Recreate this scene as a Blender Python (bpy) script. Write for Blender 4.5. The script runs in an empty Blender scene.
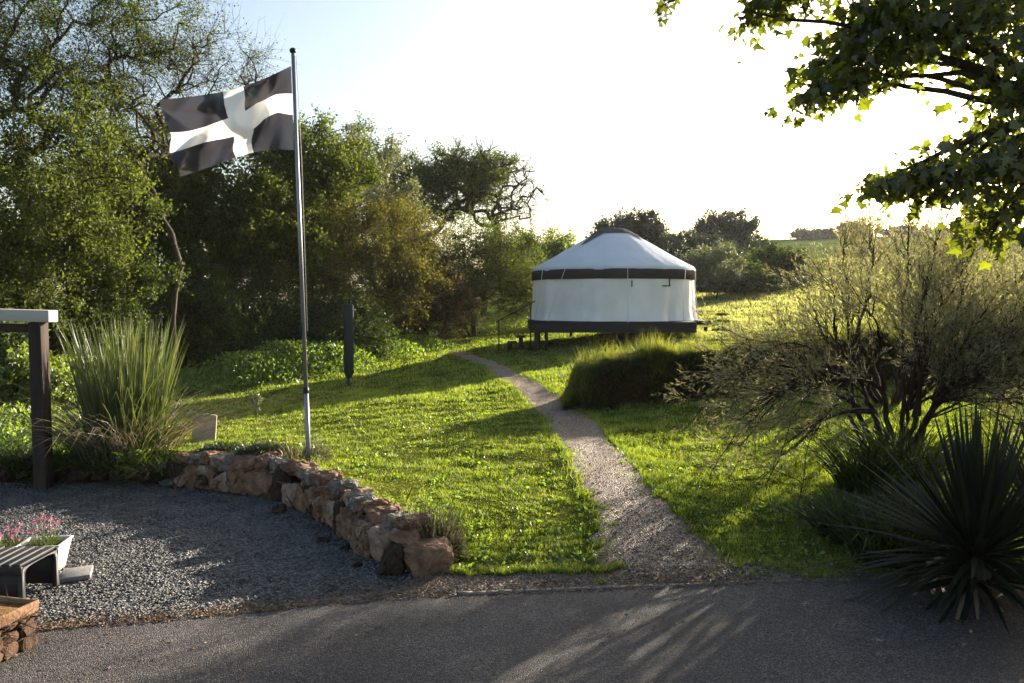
import bpy, bmesh, math
import numpy as np
from mathutils import Vector, Matrix
R = math.radians
scene = bpy.context.scene
C = scene.collection

# ------------------------------------------------------------------ camera, sky, sun, exposure
EYE = 2.25; F = 800.0; HOR = 300.0
PITCH = math.atan((341.5 - HOR) / F)
cam_d = bpy.data.cameras.new('camera'); cam = bpy.data.objects.new('camera', cam_d); C.objects.link(cam)
cam_d.lens = 36.0 * F / 1024; cam_d.sensor_width = 36; cam_d.clip_start = 0.05; cam_d.clip_end = 5000
cam.location = (0, 0, EYE); cam.rotation_euler = (math.pi / 2 - PITCH, 0, 0)
scene.camera = cam

SUN_AZ, SUN_EL = R(41), R(14.5)
world = bpy.data.worlds.new('World'); scene.world = world; world.use_nodes = True
wn = world.node_tree; bg = wn.nodes['Background']
sky = wn.nodes.new('ShaderNodeTexSky'); sky.sky_type = 'NISHITA'; sky.sun_disc = False
sky.sun_elevation = SUN_EL; sky.sun_rotation = SUN_AZ
sky.air_density = 1.0; sky.dust_density = 2.6; sky.ozone_density = 0.8; sky.altitude = 20
wn.links.new(sky.outputs[0], bg.inputs[0]); bg.inputs[1].default_value = 0.074
sun_d = bpy.data.lights.new('sun', 'SUN'); sun = bpy.data.objects.new('sun', sun_d); C.objects.link(sun)
sun_d.energy = 5.0; sun_d.angle = R(0.53); sun_d.color = (1.0, 0.88, 0.70)
SUNV = Vector((math.sin(SUN_AZ) * math.cos(SUN_EL), math.cos(SUN_AZ) * math.cos(SUN_EL), math.sin(SUN_EL)))
sun.rotation_euler = (-SUNV).to_track_quat('-Z', 'Y').to_euler()
scene.view_settings.view_transform = 'Standard'; scene.view_settings.look = 'None'
scene.view_settings.gamma = 1.0; scene.view_settings.exposure = 1.95
scene.view_settings.use_curve_mapping = False
scene.cycles.max_bounces = 7; scene.cycles.diffuse_bounces = 3; scene.cycles.glossy_bounces = 2
scene.cycles.transmission_bounces = 4

# ------------------------------------------------------------------ terrain
WX = np.array([-12, -5.6, -4.88, -3.81, -3.25, -2.67, -2.11, -1.6, -1.23, -0.85, -0.62, -0.5])
WY = np.array([9.9, 9.75, 9.7, 9.5, 9.25, 9.0, 8.4, 7.68, 6.95, 6.6, 6.1, 4.0])
def sstep(a, b, x):
    t = np.clip((x - a) / (b - a), 0, 1); return t * t * (3 - 2 * t)
AY = [5.9, 6.6, 8, 9.5, 14, 20, 28, 45, 80, 150, 220, 900]
AZ = [0, .03, .20, .30, .45, .64, .88, 1.35, 3.2, 9.5, 16, 17]
def wave(x, y):
    return .025 * np.sin(x * 1.3 + y * .7) + .02 * np.sin(x * .6 - y * 1.1 + 2) + .012 * np.sin(2.3 * x + 1.9 * y) + (.016) * np.sin(5.1 * x - 3.7 * y) * np.sin(4.3 * y + 1.1 * x) + .012 * np.sin(8.3 * x + 5 * y) * np.sin(7.1 * y - 3 * x)
def hgt(x, y):
    x = np.asarray(x, float); y = np.asarray(y, float)
    a = np.interp(y, AY, AZ); a = np.where(y > 45, 1.35 + (a - 1.35) * sstep(-30, 15, x), a); b = np.interp(y, [7.5, 14, 20], [0, .6, 1])
    cr = .085 * np.clip(x - 3.5, -13, 14) + .03 * np.clip(x - 17.5, 0, 120) * np.interp(y, [30, 100], [0.2, 1])
    z = a + cr * b + wave(x, y) * sstep(7, 10, y) * 1.0
    yw = np.interp(x, WX, WY)
    dw = y - yw
    lawn = sstep(.02, .3, dw)
    z = z + .16 * np.exp(-((dw - .35) / .5) ** 2) * sstep(-.5, -.75, x) * sstep(6.5, 6.9, y)
    return np.where(x < -.5, z * lawn, z) * (y > 5.9)
def ray(px, py):
    d = np.array([0, math.cos(PITCH), -math.sin(PITCH)]) + np.array([1., 0, 0]) * (px - 512) / F \
        + np.array([0, math.sin(PITCH), math.cos(PITCH)]) * (341.5 - py) / F
    return d / d[1]
def at(px, py, Y):            # point seen at a pixel, at forward distance Y
    return np.array([0, 0, EYE]) + ray(px, py) * Y
def ground(px, py, far=300.):  # point of the terrain seen at a pixel
    d = ray(px, py); ys = np.concatenate([np.arange(3.5, 60, .02), np.arange(60, far, .5)])
    z = EYE + d[2] * ys; g = hgt(d[0] * ys, ys)
    i = np.argmax(z < g); Y = ys[i] if z[i] < g[i] else far
    return np.array([d[0] * Y, Y, float(hgt(d[0] * Y, Y))])
def onground(px, Y):
    x = (px - 512) / F * Y; return np.array([x, Y, float(hgt(x, Y))])

PL = [(600, 574), (606, 535), (590, 495), (566, 450), (546, 420), (522, 395), (490, 371), (464, 358), (440, 352)]
PR = [(765, 584), (705, 548), (664, 505), (640, 475), (608, 440), (594, 420), (562, 399), (532, 380), (500, 363), (462, 352)]
GL = np.array([ground(*p) for p in PL]); GR = np.array([ground(*p) for p in PR])
PY = np.linspace(6.2, min(GL[-1, 1], GR[-1, 1]), 140)
PLX = np.interp(PY, GL[:, 1], GL[:, 0]); PRX = np.interp(PY, GR[:, 1], GR[:, 0])
k = np.ones(9) / 9
PLX = np.convolve(np.pad(PLX, 4, 'edge'), k, 'valid'); PRX = np.convolve(np.pad(PRX, 4, 'edge'), k, 'valid')
RX = np.array([-14, -3.2, -2.47, -1.31, -.68, .66, 2.23, 3.5, 14]); RY = np.array([4.3, 5.32, 5.46, 5.78, 5.9, 6.04, 6.2, 6.28, 6.8])
def road_y(x): return np.interp(x, RX, RY)
def lawn_front(x): return np.interp(x, [-1, -.5, .8, 1.2, 2.05, 2.3, 3.2, 6], [6.35, 6.33, 6.42, 6.5, 6.5, 6.3, 6.4, 6.7])
def ragged(x, y): return .07 * np.sin(7 * x + 3 * y) + .05 * np.sin(13 * y - 5 * x) + .04 * np.sin(23 * x + 17 * y)
def on_path(x, y, pad=0.0):
    l = np.interp(y, PY, PLX); r = np.interp(y, PY, PRX); m = pad + ragged(x, y)
    return (x > l - m) & (x < r + m) & (y < PY[-1])
def in_yard(x, y, pad=0.0): return (x < -.45) & (y < np.interp(x, WX, WY) + .1 + pad)

# ------------------------------------------------------------------ mesh helpers
def mesh_np(name, V, T=None, Q=None, smooth=False):
    me = bpy.data.meshes.new(name)
    V = np.ascontiguousarray(V, np.float32)
    loops, starts, n0 = [], [], 0
    if T is not None and len(T):
        T = np.asarray(T, np.int32); loops.append(T.ravel()); starts.append(np.arange(len(T)) * 3); n0 = len(T) * 3
    if Q is not None and len(Q):
        Q = np.asarray(Q, np.int32); loops.append(Q.ravel()); starts.append(n0 + np.arange(len(Q)) * 4)
    L = np.concatenate(loops).astype(np.int32); S = np.concatenate(starts).astype(np.int32)
    me.vertices.add(len(V)); me.vertices.foreach_set('co', V.ravel())
    me.loops.add(len(L)); me.loops.foreach_set('vertex_index', L)
    me.polygons.add(len(S)); me.polygons.foreach_set('loop_start', S)
    if smooth: me.polygons.foreach_set('use_smooth', np.ones(len(S), bool))
    me.update(calc_edges=True); me.validate()
    return me
def link(name, me, mat=None, parent=None, **props):
    o = bpy.data.objects.new(name, me); C.objects.link(o)
    if mat is not None:
        for m in (mat if isinstance(mat, (list, tuple)) else [mat]): me.materials.append(m)
    if parent is not None: o.parent = parent
    for k_, v in props.items(): o[k_] = v
    return o
def empty(name, loc, label, cat, group=None, rz=0.0):
    o = bpy.data.objects.new(name, None); C.objects.link(o); o.location = loc; o.rotation_euler = (0, 0, rz)
    o['label'] = label; o['category'] = cat
    if group: o['group'] = group
    return o
class MB:
    """collects pieces and links them as one mesh object"""
    def __init__(s): s.V = []; s.T = []; s.Q = []; s.n = 0
    def add(s, V, T=None, Q=None):
        V = np.asarray(V, float).reshape(-1, 3)
        if T is not None and len(T): s.T.append(np.asarray(T, np.int64).reshape(-1, 3) + s.n)
        if Q is not None and len(Q): s.Q.append(np.asarray(Q, np.int64).reshape(-1, 4) + s.n)
        s.V.append(V); s.n += len(V); return s
    def box(s, c, size, rz=0.0, rx=0.0, ry=0.0):
        x, y, z = np.array(size) / 2.0
        P = np.array([[sx * x, sy * y, sz * z] for sz in (-1, 1) for sx, sy in ((-1, -1), (1, -1), (1, 1), (-1, 1))])
        M = np.array((Matrix.Rotation(rz, 3, 'Z') @ Matrix.Rotation(ry, 3, 'Y') @ Matrix.Rotation(rx, 3, 'X')))
        return s.add(P @ M.T + np.array(c), Q=[(0, 3, 2, 1), (4, 5, 6, 7), (0, 1, 5, 4), (1, 2, 6, 5), (2, 3, 7, 6), (3, 0, 4, 7)])
    def bar(s, a, b, w, t):
        a = np.array(a, float); b = np.array(b, float); d = b - a; L = np.linalg.norm(d); d /= L
        u = np.cross(d, [0, 0, 1.]); u = np.array([1., 0, 0]) if np.linalg.norm(u) < 1e-4 else u / np.linalg.norm(u)
        v = np.cross(u, d)
        P = [p + u * sx * w / 2 + v * sy * t / 2 for p in (a, b) for sx, sy in ((-1, -1), (1, -1), (1, 1), (-1, 1))]
        return s.add(P, Q=[(0, 1, 2, 3), (7, 6, 5, 4), (0, 4, 5, 1), (1, 5, 6, 2), (2, 6, 7, 3), (3, 7, 4, 0)])
    def tube(s, pts, rad, n=8, cap=True):
        pts = np.asarray(pts, float); m = len(pts); rad = np.broadcast_to(np.asarray(rad, float), (m,))
        d = np.gradient(pts, axis=0); d /= np.linalg.norm(d, axis=1)[:, None] + 1e-12
        ref = np.array([0, 0, 1.]) if abs(d[0, 2]) < .9 else np.array([1., 0, 0])
        u = np.cross(d, ref); u /= np.linalg.norm(u, axis=1)[:, None] + 1e-12; v = np.cross(d, u)
        a = np.arange(n) * 2 * math.pi / n
        V = pts[:, None] + rad[:, None, None] * (np.cos(a)[None, :, None] * u[:, None] + np.sin(a)[None, :, None] * v[:, None])
        i = np.arange(m - 1)[:, None] * n; j = np.arange(n)[None]; j2 = (j + 1) % n
        Q = np.stack([i + j, i + n + j, i + n + j2, i + j2], -1).reshape(-1, 4)
        V = V.reshape(-1, 3); T = []
        if cap:
            V = np.vstack([V, pts[0], pts[-1]]); a0 = m * n
            for q in range(n):
                T.append((a0, q, (q + 1) % n)); T.append((a0 + 1, (m - 1) * n + (q + 1) % n, (m - 1) * n + q))
        return s.add(V, T, Q)
    def lathe(s, prof, n=24, c=(0, 0, 0)):
        prof = np.asarray(prof, float); m = len(prof); a = np.arange(n) * 2 * math.pi / n
        V = np.stack([prof[:, 0, None] * np.cos(a), prof[:, 0, None] * np.sin(a), np.broadcast_to(prof[:, 1, None], (m, n))], -1)
        i = np.arange(m - 1)[:, None] * n; j = np.arange(n)[None]; j2 = (j + 1) % n
        Q = np.stack([i + j, i + j2, i + n + j2, i + n + j], -1).reshape(-1, 4)
        return s.add(V.reshape(-1, 3) + np.array(c), Q=Q)
    def build(s, name, mat, parent=None, smooth=False, bevel=0.0, **props):
        me = mesh_np(name, np.vstack(s.V), np.vstack(s.T) if s.T else None, np.vstack(s.Q) if s.Q else None, smooth)
        o = link(name, me, mat, parent, **props)
        if bevel:
            b = o.modifiers.new('bevel', 'BEVEL'); b.width = bevel; b.segments = 2; b.limit_method = 'ANGLE'
        return o

def seg_tubes(P0, P1, R0, R1, n=5):
    d = P1 - P0; d = d / (np.linalg.norm(d, axis=1)[:, None] + 1e-9)
    ref = np.where(np.abs(d[:, 2:3]) < .9, np.array([[0, 0, 1.]]), np.array([[1., 0, 0]]))
    u = np.cross(d, ref); u /= np.linalg.norm(u, axis=1)[:, None] + 1e-9; v = np.cross(d, u)
    a = np.arange(n) * 2 * math.pi / n
    ring = np.cos(a)[None, :, None] * u[:, None] + np.sin(a)[None, :, None] * v[:, None]
    V = np.stack([P0[:, None] + ring * R0[:, None, None], P1[:, None] + ring * R1[:, None, None]], 1)
    b = np.arange(len(P0))[:, None] * 2 * n; j = np.arange(n)[None]; j2 = (j + 1) % n
    Q = np.stack([b + j, b + n + j, b + n + j2, b + j2], -1).reshape(-1, 4)
    return V.reshape(-1, 3), Q
def rand_unit(rng, n):
    v = rng.normal(size=(n, 3)); return v / np.linalg.norm(v, axis=1)[:, None]
def leaf_cards(rng, P, size, aspect=.55, D=None, fold=.18, jit=.4):
    n = len(P); s = size * rng.uniform(1 - jit, 1 + jit, n)[:, None]
    d = rand_unit(rng, n) if D is None else D + .6 * rand_unit(rng, n)
    d = d / np.linalg.norm(d, axis=1)[:, None]
    w = np.cross(d, rand_unit(rng, n)); w /= np.linalg.norm(w, axis=1)[:, None] + 1e-9
    nn = np.cross(d, w)
    mid = P + d * s * .45
    V = np.stack([P, mid + w * s * aspect * .5 + nn * s * fold, P + d * s, mid - w * s * aspect * .5 + nn * s * fold], 1).reshape(-1, 3)
    b = np.arange(n)[:, None] * 4
    T = np.concatenate([b + np.array([[0, 1, 2]]), b + np.array([[0, 2, 3]])])
    return V, T
def blades(rng, P, h, w, lean=.4, D=None, seg=2, curve=.35):
    """tapered bent grass blades: seg 1 = one triangle"""
    n = len(P); h = np.broadcast_to(h, (n,))[:, None] * rng.uniform(.6, 1.25, (n, 1)); w = np.broadcast_to(w, (n,))[:, None]
    a = rng.uniform(0, 2 * math.pi, n); side = np.stack([np.cos(a), np.sin(a), 0 * a], 1)
    ld = np.stack([-np.sin(a), np.cos(a), 0 * a], 1) * rng.normal(0, lean, (n, 1)) + side * rng.normal(0, lean * .5, (n, 1))
    if D is not None: ld = ld + D
    up = np.array([[0, 0, 1.]])
    if seg == 1:
        V = np.stack([P - side * w / 2, P + side * w / 2, P + up * h + ld * h], 1).reshape(-1, 3)
        return V, np.arange(n * 3).reshape(-1, 3), None
    rows = []
    for i in range(seg):
        t = i / seg; c = P + up * h * (t - curve * .3 * t * t) + ld * h * (t * (1 - curve) + curve * t * t * 1.6)
        ww = w * (1 - .55 * t); rows += [c - side * ww / 2, c + side * ww / 2]
    tip = P + up * h * (1 - curve * .3 - .25 * np.minimum(1, (ld ** 2).sum(1)[:, None])) + ld * h * (1 + .6 * curve)
    V = np.stack(rows + [tip], 1); m = 2 * seg + 1; b = np.arange(n)[:, None] * m
    Q = np.concatenate([b + np.array([[2 * i, 2 * i + 1, 2 * i + 3, 2 * i + 2]]) for i in range(seg - 1)])
    T = b + np.array([[2 * seg - 2, 2 * seg - 1, 2 * seg]])
    return V.reshape(-1, 3), T, Q

# ------------------------------------------------------------------ materials
def new_mat(name):
    m = bpy.data.materials.new(name); m.use_nodes = True; nt = m.node_tree; nt.nodes.clear()
    out = nt.nodes.new('ShaderNodeOutputMaterial'); return m, nt, out
def N(nt, t, **kw):
    n = nt.nodes.new(t)
    for k_, v in kw.items():
        if k_ in n.inputs: n.inputs[k_].default_value = v
        else: setattr(n, k_, v)
    return n
def ramp(nt, fac, stops):
    r = nt.nodes.new('ShaderNodeValToRGB'); e = r.color_ramp.elements
    while len(e) < len(stops): e.new(.5)
    for q, (p, c) in zip(e, stops): q.position = p; q.color = (*c, 1)
    nt.links.new(fac, r.inputs[0]); return r
def mixc(nt, fac, a, b, mode='MIX'):
    m = nt.nodes.new('ShaderNodeMix'); m.data_type = 'RGBA'; m.blend_type = mode
    for s, v in ((m.inputs[0], fac), (m.inputs[6], a), (m.inputs[7], b)):
        if hasattr(v, 'is_output'): nt.links.new(v, s)
        else: s.default_value = v if not isinstance(v, tuple) else (*v, 1) if len(v) == 3 else v
    return m.outputs[2]
def leaf_mat(name, dark, light, trans=.45, tint=(1.5, 1.7, .7), clump=.7, gloss=.06, rough=.45):
    m, nt, out = new_mat(name); L = nt.links
    geo = N(nt, 'ShaderNodeNewGeometry'); tc = N(nt, 'ShaderNodeTexCoord')
    noi = N(nt, 'ShaderNodeTexNoise', Scale=clump, Detail=3.0); L.new(tc.outputs['Object'], noi.inputs['Vector'])
    add = N(nt, 'ShaderNodeMath', operation='MULTIPLY_ADD'); L.new(noi.outputs[0], add.inputs[0]); add.inputs[1].default_value = 1.5
    sub = N(nt, 'ShaderNodeMath', operation='MULTIPLY_ADD'); L.new(geo.outputs['Random Per Island'], sub.inputs[0])
    sub.inputs[1].default_value = .8; sub.inputs[2].default_value = -.65
    L.new(sub.outputs[0], add.inputs[2])
    r = ramp(nt, add.outputs[0], [(0, dark), (1, light)])
    df = N(nt, 'ShaderNodeBsdfDiffuse'); tr = N(nt, 'ShaderNodeBsdfTranslucent'); gl = N(nt, 'ShaderNodeBsdfGlossy', Roughness=rough)
    gl.inputs[0].default_value = (.9, .95, 1, 1)
    L.new(r.outputs[0], df.inputs[0])
    tcol = mixc(nt, 1.0, r.outputs[0], tint, 'MULTIPLY'); L.new(tcol, tr.inputs[0])
    mx = N(nt, 'ShaderNodeMixShader'); mx.inputs[0].default_value = trans
    L.new(df.outputs[0], mx.inputs[1]); L.new(tr.outputs[0], mx.inputs[2])
    m2 = N(nt, 'ShaderNodeMixShader'); m2.inputs[0].default_value = gloss
    L.new(mx.outputs[0], m2.inputs[1]); L.new(gl.outputs[0], m2.inputs[2]); L.new(m2.outputs[0], out.inputs[0])
    return m
def solid_mat(name, c1, c2, scale=4.0, rough=.8, bump=.3, bscale=30.0, detail=6.0, spec=.3, metal=0.0, stretch=None, bdist=.01, c3=None):
    m, nt, out = new_mat(name); L = nt.links
    b = N(nt, 'ShaderNodeBsdfPrincipled'); b.inputs['Roughness'].default_value = rough; b.inputs['Metallic'].default_value = metal
    b.inputs['Specular IOR Level'].default_value = spec
    tc = N(nt, 'ShaderNodeTexCoord'); vec = tc.outputs['Object']
    if stretch:
        mp = N(nt, 'ShaderNodeMapping'); mp.inputs['Scale'].default_value = stretch; L.new(vec, mp.inputs[0]); vec = mp.outputs[0]
    n1 = N(nt, 'ShaderNodeTexNoise', Scale=scale, Detail=detail, Roughness=.65); L.new(vec, n1.inputs['Vector'])
    st = [(.32, c1), (.68, c2)] if c3 is None else [(.3, c1), (.55, c2), (.72, c3)]
    r = ramp(nt, n1.outputs[0], st); L.new(r.outputs[0], b.inputs['Base Color'])
    n2 = N(nt, 'ShaderNodeTexNoise', Scale=bscale, Detail=5.0, Roughness=.6); L.new(vec, n2.inputs['Vector'])
    bp = N(nt, 'ShaderNodeBump', Strength=bump, Distance=bdist); L.new(n2.outputs[0], bp.inputs['Height']); L.new(bp.outputs[0], b.inputs['Normal'])
    L.new(b.outputs[0], out.inputs[0]); return m
def canvas_mat(name, c1, c2, trans=.25, scale=1.2):
    m, nt, out = new_mat(name); L = nt.links
    tc = N(nt, 'ShaderNodeTexCoord')
    n1 = N(nt, 'ShaderNodeTexNoise', Scale=scale, Detail=5.0); L.new(tc.outputs['Object'], n1.inputs['Vector'])
    r = ramp(nt, n1.outputs[0], [(.3, c1), (.7, c2)])
    mp = N(nt, 'ShaderNodeMapping'); mp.inputs['Scale'].default_value = (1, 1, .25); L.new(tc.outputs['Object'], mp.inputs[0])
    n2 = N(nt, 'ShaderNodeTexNoise', Scale=3.5, Detail=4.0); L.new(mp.outputs[0], n2.inputs['Vector'])
    bp = N(nt, 'ShaderNodeBump', Strength=.5, Distance=.05); L.new(n2.outputs[0], bp.inputs['Height'])
    df = N(nt, 'ShaderNodeBsdfDiffuse'); tr = N(nt, 'ShaderNodeBsdfTranslucent')
    for s in (df, tr): L.new(r.outputs[0], s.inputs[0]); L.new(bp.outputs[0], s.inputs['Normal'])
    mx = N(nt, 'ShaderNodeMixShader'); mx.inputs[0].default_value = trans
    L.new(df.outputs[0], mx.inputs[1]); L.new(tr.outputs[0], mx.inputs[2]); L.new(mx.outputs[0], out.inputs[0])
    return m

M = {}
M['bark'] = solid_mat('bark', (.03, .024, .018), (.085, .07, .052), 6, .95, .8, 25, stretch=(1, 1, .3), spec=.1)
M['bark_pale'] = solid_mat('bark_pale', (.05, .043, .034), (.13, .11, .085), 6, .95, .7, 25, stretch=(1, 1, .3), spec=.1)
M['bark_red'] = solid_mat('bark_red', (.022, .012, .010), (.06, .036, .028), 6, .9, .5, 30, spec=.15)
M['leaf_dark'] = leaf_mat('leaf_dark', (.014, .022, .005), (.085, .11, .022), .42, gloss=.02)
M['leaf_mid'] = leaf_mat('leaf_mid', (.026, .034, .008), (.130, .148, .034), .48, gloss=.012)
M['leaf_olive'] = leaf_mat('leaf_olive', (.040, .040, .009), (.19, .175, .036), .46, (1.4, 1.4, .7), gloss=.012)
M['leaf_brown'] = leaf_mat('leaf_brown', (.032, .024, .014), (.14, .105, .05), .36, (1.3, 1.2, .8), gloss=.01)
M['leaf_lime'] = leaf_mat('leaf_lime', (.06, .085, .010), (.19, .22, .03), .5)
M['leaf_pale'] = leaf_mat('leaf_pale', (.06, .068, .034), (.18, .19, .09), .45, (1.3, 1.35, .9))
M['leaf_far'] = leaf_mat('leaf_far', (.020, .028, .014), (.060, .075, .032), .3, (1.3, 1.35, .8))
M['leaf_maple'] = leaf_mat('leaf_maple', (.030, .032, .014), (.10, .105, .022), .5, (2.7, 3.1, .5), clump=2.0, gloss=.04)
M['leaf_tamarisk'] = leaf_mat('leaf_tamarisk', (.066, .062, .034), (.31, .29, .165), .5, (1.3, 1.3, .8), clump=1.2)
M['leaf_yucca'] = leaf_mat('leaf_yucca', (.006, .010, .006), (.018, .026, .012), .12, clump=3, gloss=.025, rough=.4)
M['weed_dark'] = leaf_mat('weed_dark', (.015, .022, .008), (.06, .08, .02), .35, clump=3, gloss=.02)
M['leaf_reed'] = leaf_mat('leaf_reed', (.030, .045, .012), (.16, .18, .055), .4, (1.3, 1.4, .7), clump=2, gloss=.05)
M['leaf_dry'] = leaf_mat('leaf_dry', (.10, .075, .045), (.30, .25, .16), .35, (1.2, 1.1, .8), clump=3)
M['leaf_fern'] = leaf_mat('leaf_fern', (.08, .12, .012), (.26, .34, .035), .5, clump=3)
M['lavender'] = leaf_mat('lavender', (.05, .055, .032), (.17, .16, .085), .3, (1.2, 1.2, .8), clump=4)
M['heather'] = leaf_mat('heather', (.018, .028, .012), (.06, .075, .03), .25, clump=4)
M['grass'] = leaf_mat('grass', (.050, .075, .010), (.27, .325, .048), .6, (1.55, 1.6, .65), clump=2.2, gloss=.03)
M['grass_meadow'] = leaf_mat('grass_meadow', (.13, .14, .045), (.42, .42, .17), .58, (1.4, 1.4, .85), clump=.5, gloss=.02)
M['grass_long'] = leaf_mat('grass_long', (.055, .065, .018), (.20, .20, .07), .45, (1.4, 1.4, .7), clump=1.5, gloss=.03)
M['grass_bank'] = leaf_mat('grass_bank', (.045, .055, .012), (.26, .28, .07), .55, (1.5, 1.5, .65), clump=2.5, gloss=.02)
M['bank_dry_shaded'] = leaf_mat('bank_dry_shaded', (.022, .024, .008), (.085, .085, .030), .4, (1.2, 1.1, .8), clump=3, gloss=.02)  # dry blades of the front face, its shade put into their darker colour
M['petal'] = leaf_mat('petal', (.26, .05, .13), (.58, .24, .36), .3, (1.2, .9, 1.0), clump=20)
M['rock'] = solid_mat('rock', (.075, .040, .026), (.20, .115, .070), 7, .9, 1.0, 16, c3=(.31, .21, .145), bdist=.03, spec=.2)
M['rock_pale'] = solid_mat('rock_pale', (.13, .085, .062), (.27, .19, .14), 7, .9, 1.0, 16, c3=(.38, .31, .25), bdist=.03, spec=.2)
M['rock_grey'] = solid_mat('rock_grey', (.07, .06, .05), (.17, .15, .13), 7, .9, 1.0, 14, c3=(.30, .28, .25), bdist=.03, spec=.2)
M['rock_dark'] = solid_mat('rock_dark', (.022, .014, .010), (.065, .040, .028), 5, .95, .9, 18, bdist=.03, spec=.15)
M['slab'] = solid_mat('slab', (.34, .25, .19), (.48, .38, .30), 9, .85, .4, 40)
M['paver'] = solid_mat('paver', (.17, .165, .16), (.26, .25, .24), 12, .9, .5, 60)
M['steel'] = solid_mat('steel', (.20, .20, .215), (.32, .32, .335), 3, .48, .05, 40, metal=.6, stretch=(1, 1, .1))
M['black_steel'] = solid_mat('black_steel', (.015, .015, .018), (.03, .03, .034), 5, .5, .05, 40)
M['timber_dark'] = solid_mat('timber_dark', (.022, .016, .014), (.06, .043, .036), 5, .85, .6, 20, stretch=(1, 1, .12), spec=.2)
M['timber_pale'] = solid_mat('timber_pale', (.34, .31, .28), (.52, .48, .43), 5, .75, .4, 20, stretch=(.12, 1, 1), spec=.2)
M['post_green'] = solid_mat('post_green', (.010, .015, .015), (.022, .030, .030), 5, .6, .4, 20, stretch=(1, 1, .12))
M['deck_black'] = solid_mat('deck_black', (.006, .006, .009), (.014, .014, .020), 4, .75, .3, 20)
M['plastic'] = solid_mat('plastic', (.012, .012, .014), (.024, .024, .027), 8, .55, .2, 60, spec=.35)
M['tub'] = solid_mat('tub', (.50, .50, .49), (.66, .66, .65), 6, .6, .2, 40)
M['tub_dark'] = solid_mat('tub_dark', (.06, .055, .05), (.11, .10, .09), 6, .7, .2, 40)
M['terracotta'] = solid_mat('terracotta', (.12, .062, .032), (.28, .165, .09), 9, .9, .7, 30, bdist=.02)
M['terracotta_shaded'] = solid_mat('terracotta_shaded', (.045, .024, .014), (.12, .068, .038), 9, .9, .7, 30, bdist=.02)  # shaded copy of the rim's terracotta for the less lit sides
M['soil'] = solid_mat('soil', (.06, .035, .018), (.20, .115, .05), 25, .98, 1, 60, bdist=.02, spec=.05)
M['canvas'] = canvas_mat('canvas', (.70, .70, .69), (.84, .84, .84), .22)
M['canvas_roof'] = canvas_mat('canvas_roof', (.62, .66, .71), (.70, .73, .77), .18)  # bluer than the wall: skylight on the roof is put into the tint
M['band'] = canvas_mat('band', (.040, .033, .031), (.065, .055, .052), .05)
M['cap'] = canvas_mat('cap', (.085, .08, .08), (.13, .12, .12), .05)
M['rope'] = solid_mat('rope', (.6, .58, .52), (.78, .76, .7), 30, .9, .2, 90)

def ground_mat():
    m, nt, out = new_mat('turf_soil'); L = nt.links
    b = N(nt, 'ShaderNodeBsdfPrincipled'); b.inputs['Roughness'].default_value = 1.0; b.inputs['Specular IOR Level'].default_value = 0.0
    tc = N(nt, 'ShaderNodeTexCoord')
    n1 = N(nt, 'ShaderNodeTexNoise', Scale=1.1, Detail=8.0, Roughness=.7); L.new(tc.outputs['Object'], n1.inputs['Vector'])
    r1 = ramp(nt, n1.outputs[0], [(.3, (.030, .040, .009)), (.55, (.075, .085, .016)), (.75, (.14, .125, .035))])
    n3 = N(nt, 'ShaderNodeTexNoise', Scale=.06, Detail=3.0); L.new(tc.outputs['Object'], n3.inputs['Vector'])
    r3 = ramp(nt, n3.outputs[0], [(.35, (.07, .105, .020)), (.65, (.125, .155, .035))])
    sep = N(nt, 'ShaderNodeSeparateXYZ'); L.new(tc.outputs['Object'], sep.inputs[0])
    mr = N(nt, 'ShaderNodeMapRange'); mr.inputs[1].default_value = 30; mr.inputs[2].default_value = 60; L.new(sep.outputs[1], mr.inputs[0])
    L.new(mixc(nt, mr.outputs[0], r1.outputs[0], r3.outputs[0]), b.inputs['Base Color'])
    n2 = N(nt, 'ShaderNodeTexNoise', Scale=22.0, Detail=6.0); L.new(tc.outputs['Object'], n2.inputs['Vector'])
    bp = N(nt, 'ShaderNodeBump', Strength=.9, Distance=.05); L.new(n2.outputs[0], bp.inputs['Height']); L.new(bp.outputs[0], b.inputs['Normal'])
    L.new(b.outputs[0], out.inputs[0]); return m
def granular_mat(name, cols, vscale, nscale, bump, bdist, rough=.9, spec=.3, stain=None):
    m, nt, out = new_mat(name); L = nt.links
    b = N(nt, 'ShaderNodeBsdfPrincipled'); b.inputs['Roughness'].default_value = rough; b.inputs['Specular IOR Level'].default_value = spec
    tc = N(nt, 'ShaderNodeTexCoord')
    v = N(nt, 'ShaderNodeTexVoronoi', Scale=vscale); L.new(tc.outputs['Object'], v.inputs['Vector'])
    sep = N(nt, 'ShaderNodeSeparateColor'); L.new(v.outputs['Color'], sep.inputs[0])
    r = ramp(nt, sep.outputs[0], cols); col = r.outputs[0]
    n = N(nt, 'ShaderNodeTexNoise', Scale=nscale, Detail=6.0, Roughness=.65); L.new(tc.outputs['Object'], n.inputs['Vector'])
    if stain:
        rr = ramp(nt, n.outputs[0], [(.35, stain[0]), (.7, stain[1])]); col = mixc(nt, 1.0, col, rr.outputs[0], 'MULTIPLY')
    L.new(col, b.inputs['Base Color'])
    bp = N(nt, 'ShaderNodeBump', Strength=bump, Distance=bdist); bp.invert = True
    L.new(v.outputs['Distance'], bp.inputs['Height']); L.new(bp.outputs[0], b.inputs['Normal'])
    L.new(b.outputs[0], out.inputs[0]); return m
M['turf'] = ground_mat()
M['gravel'] = granular_mat('gravel', [(0, (.022, .022, .023)), (.5, (.065, .064, .065)), (1, (.19, .185, .18))], 60, .8, 1.0, .03, rough=.6, spec=.5, stain=((.75, .72, .70), (1.1, 1.05, 1.0)))
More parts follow.
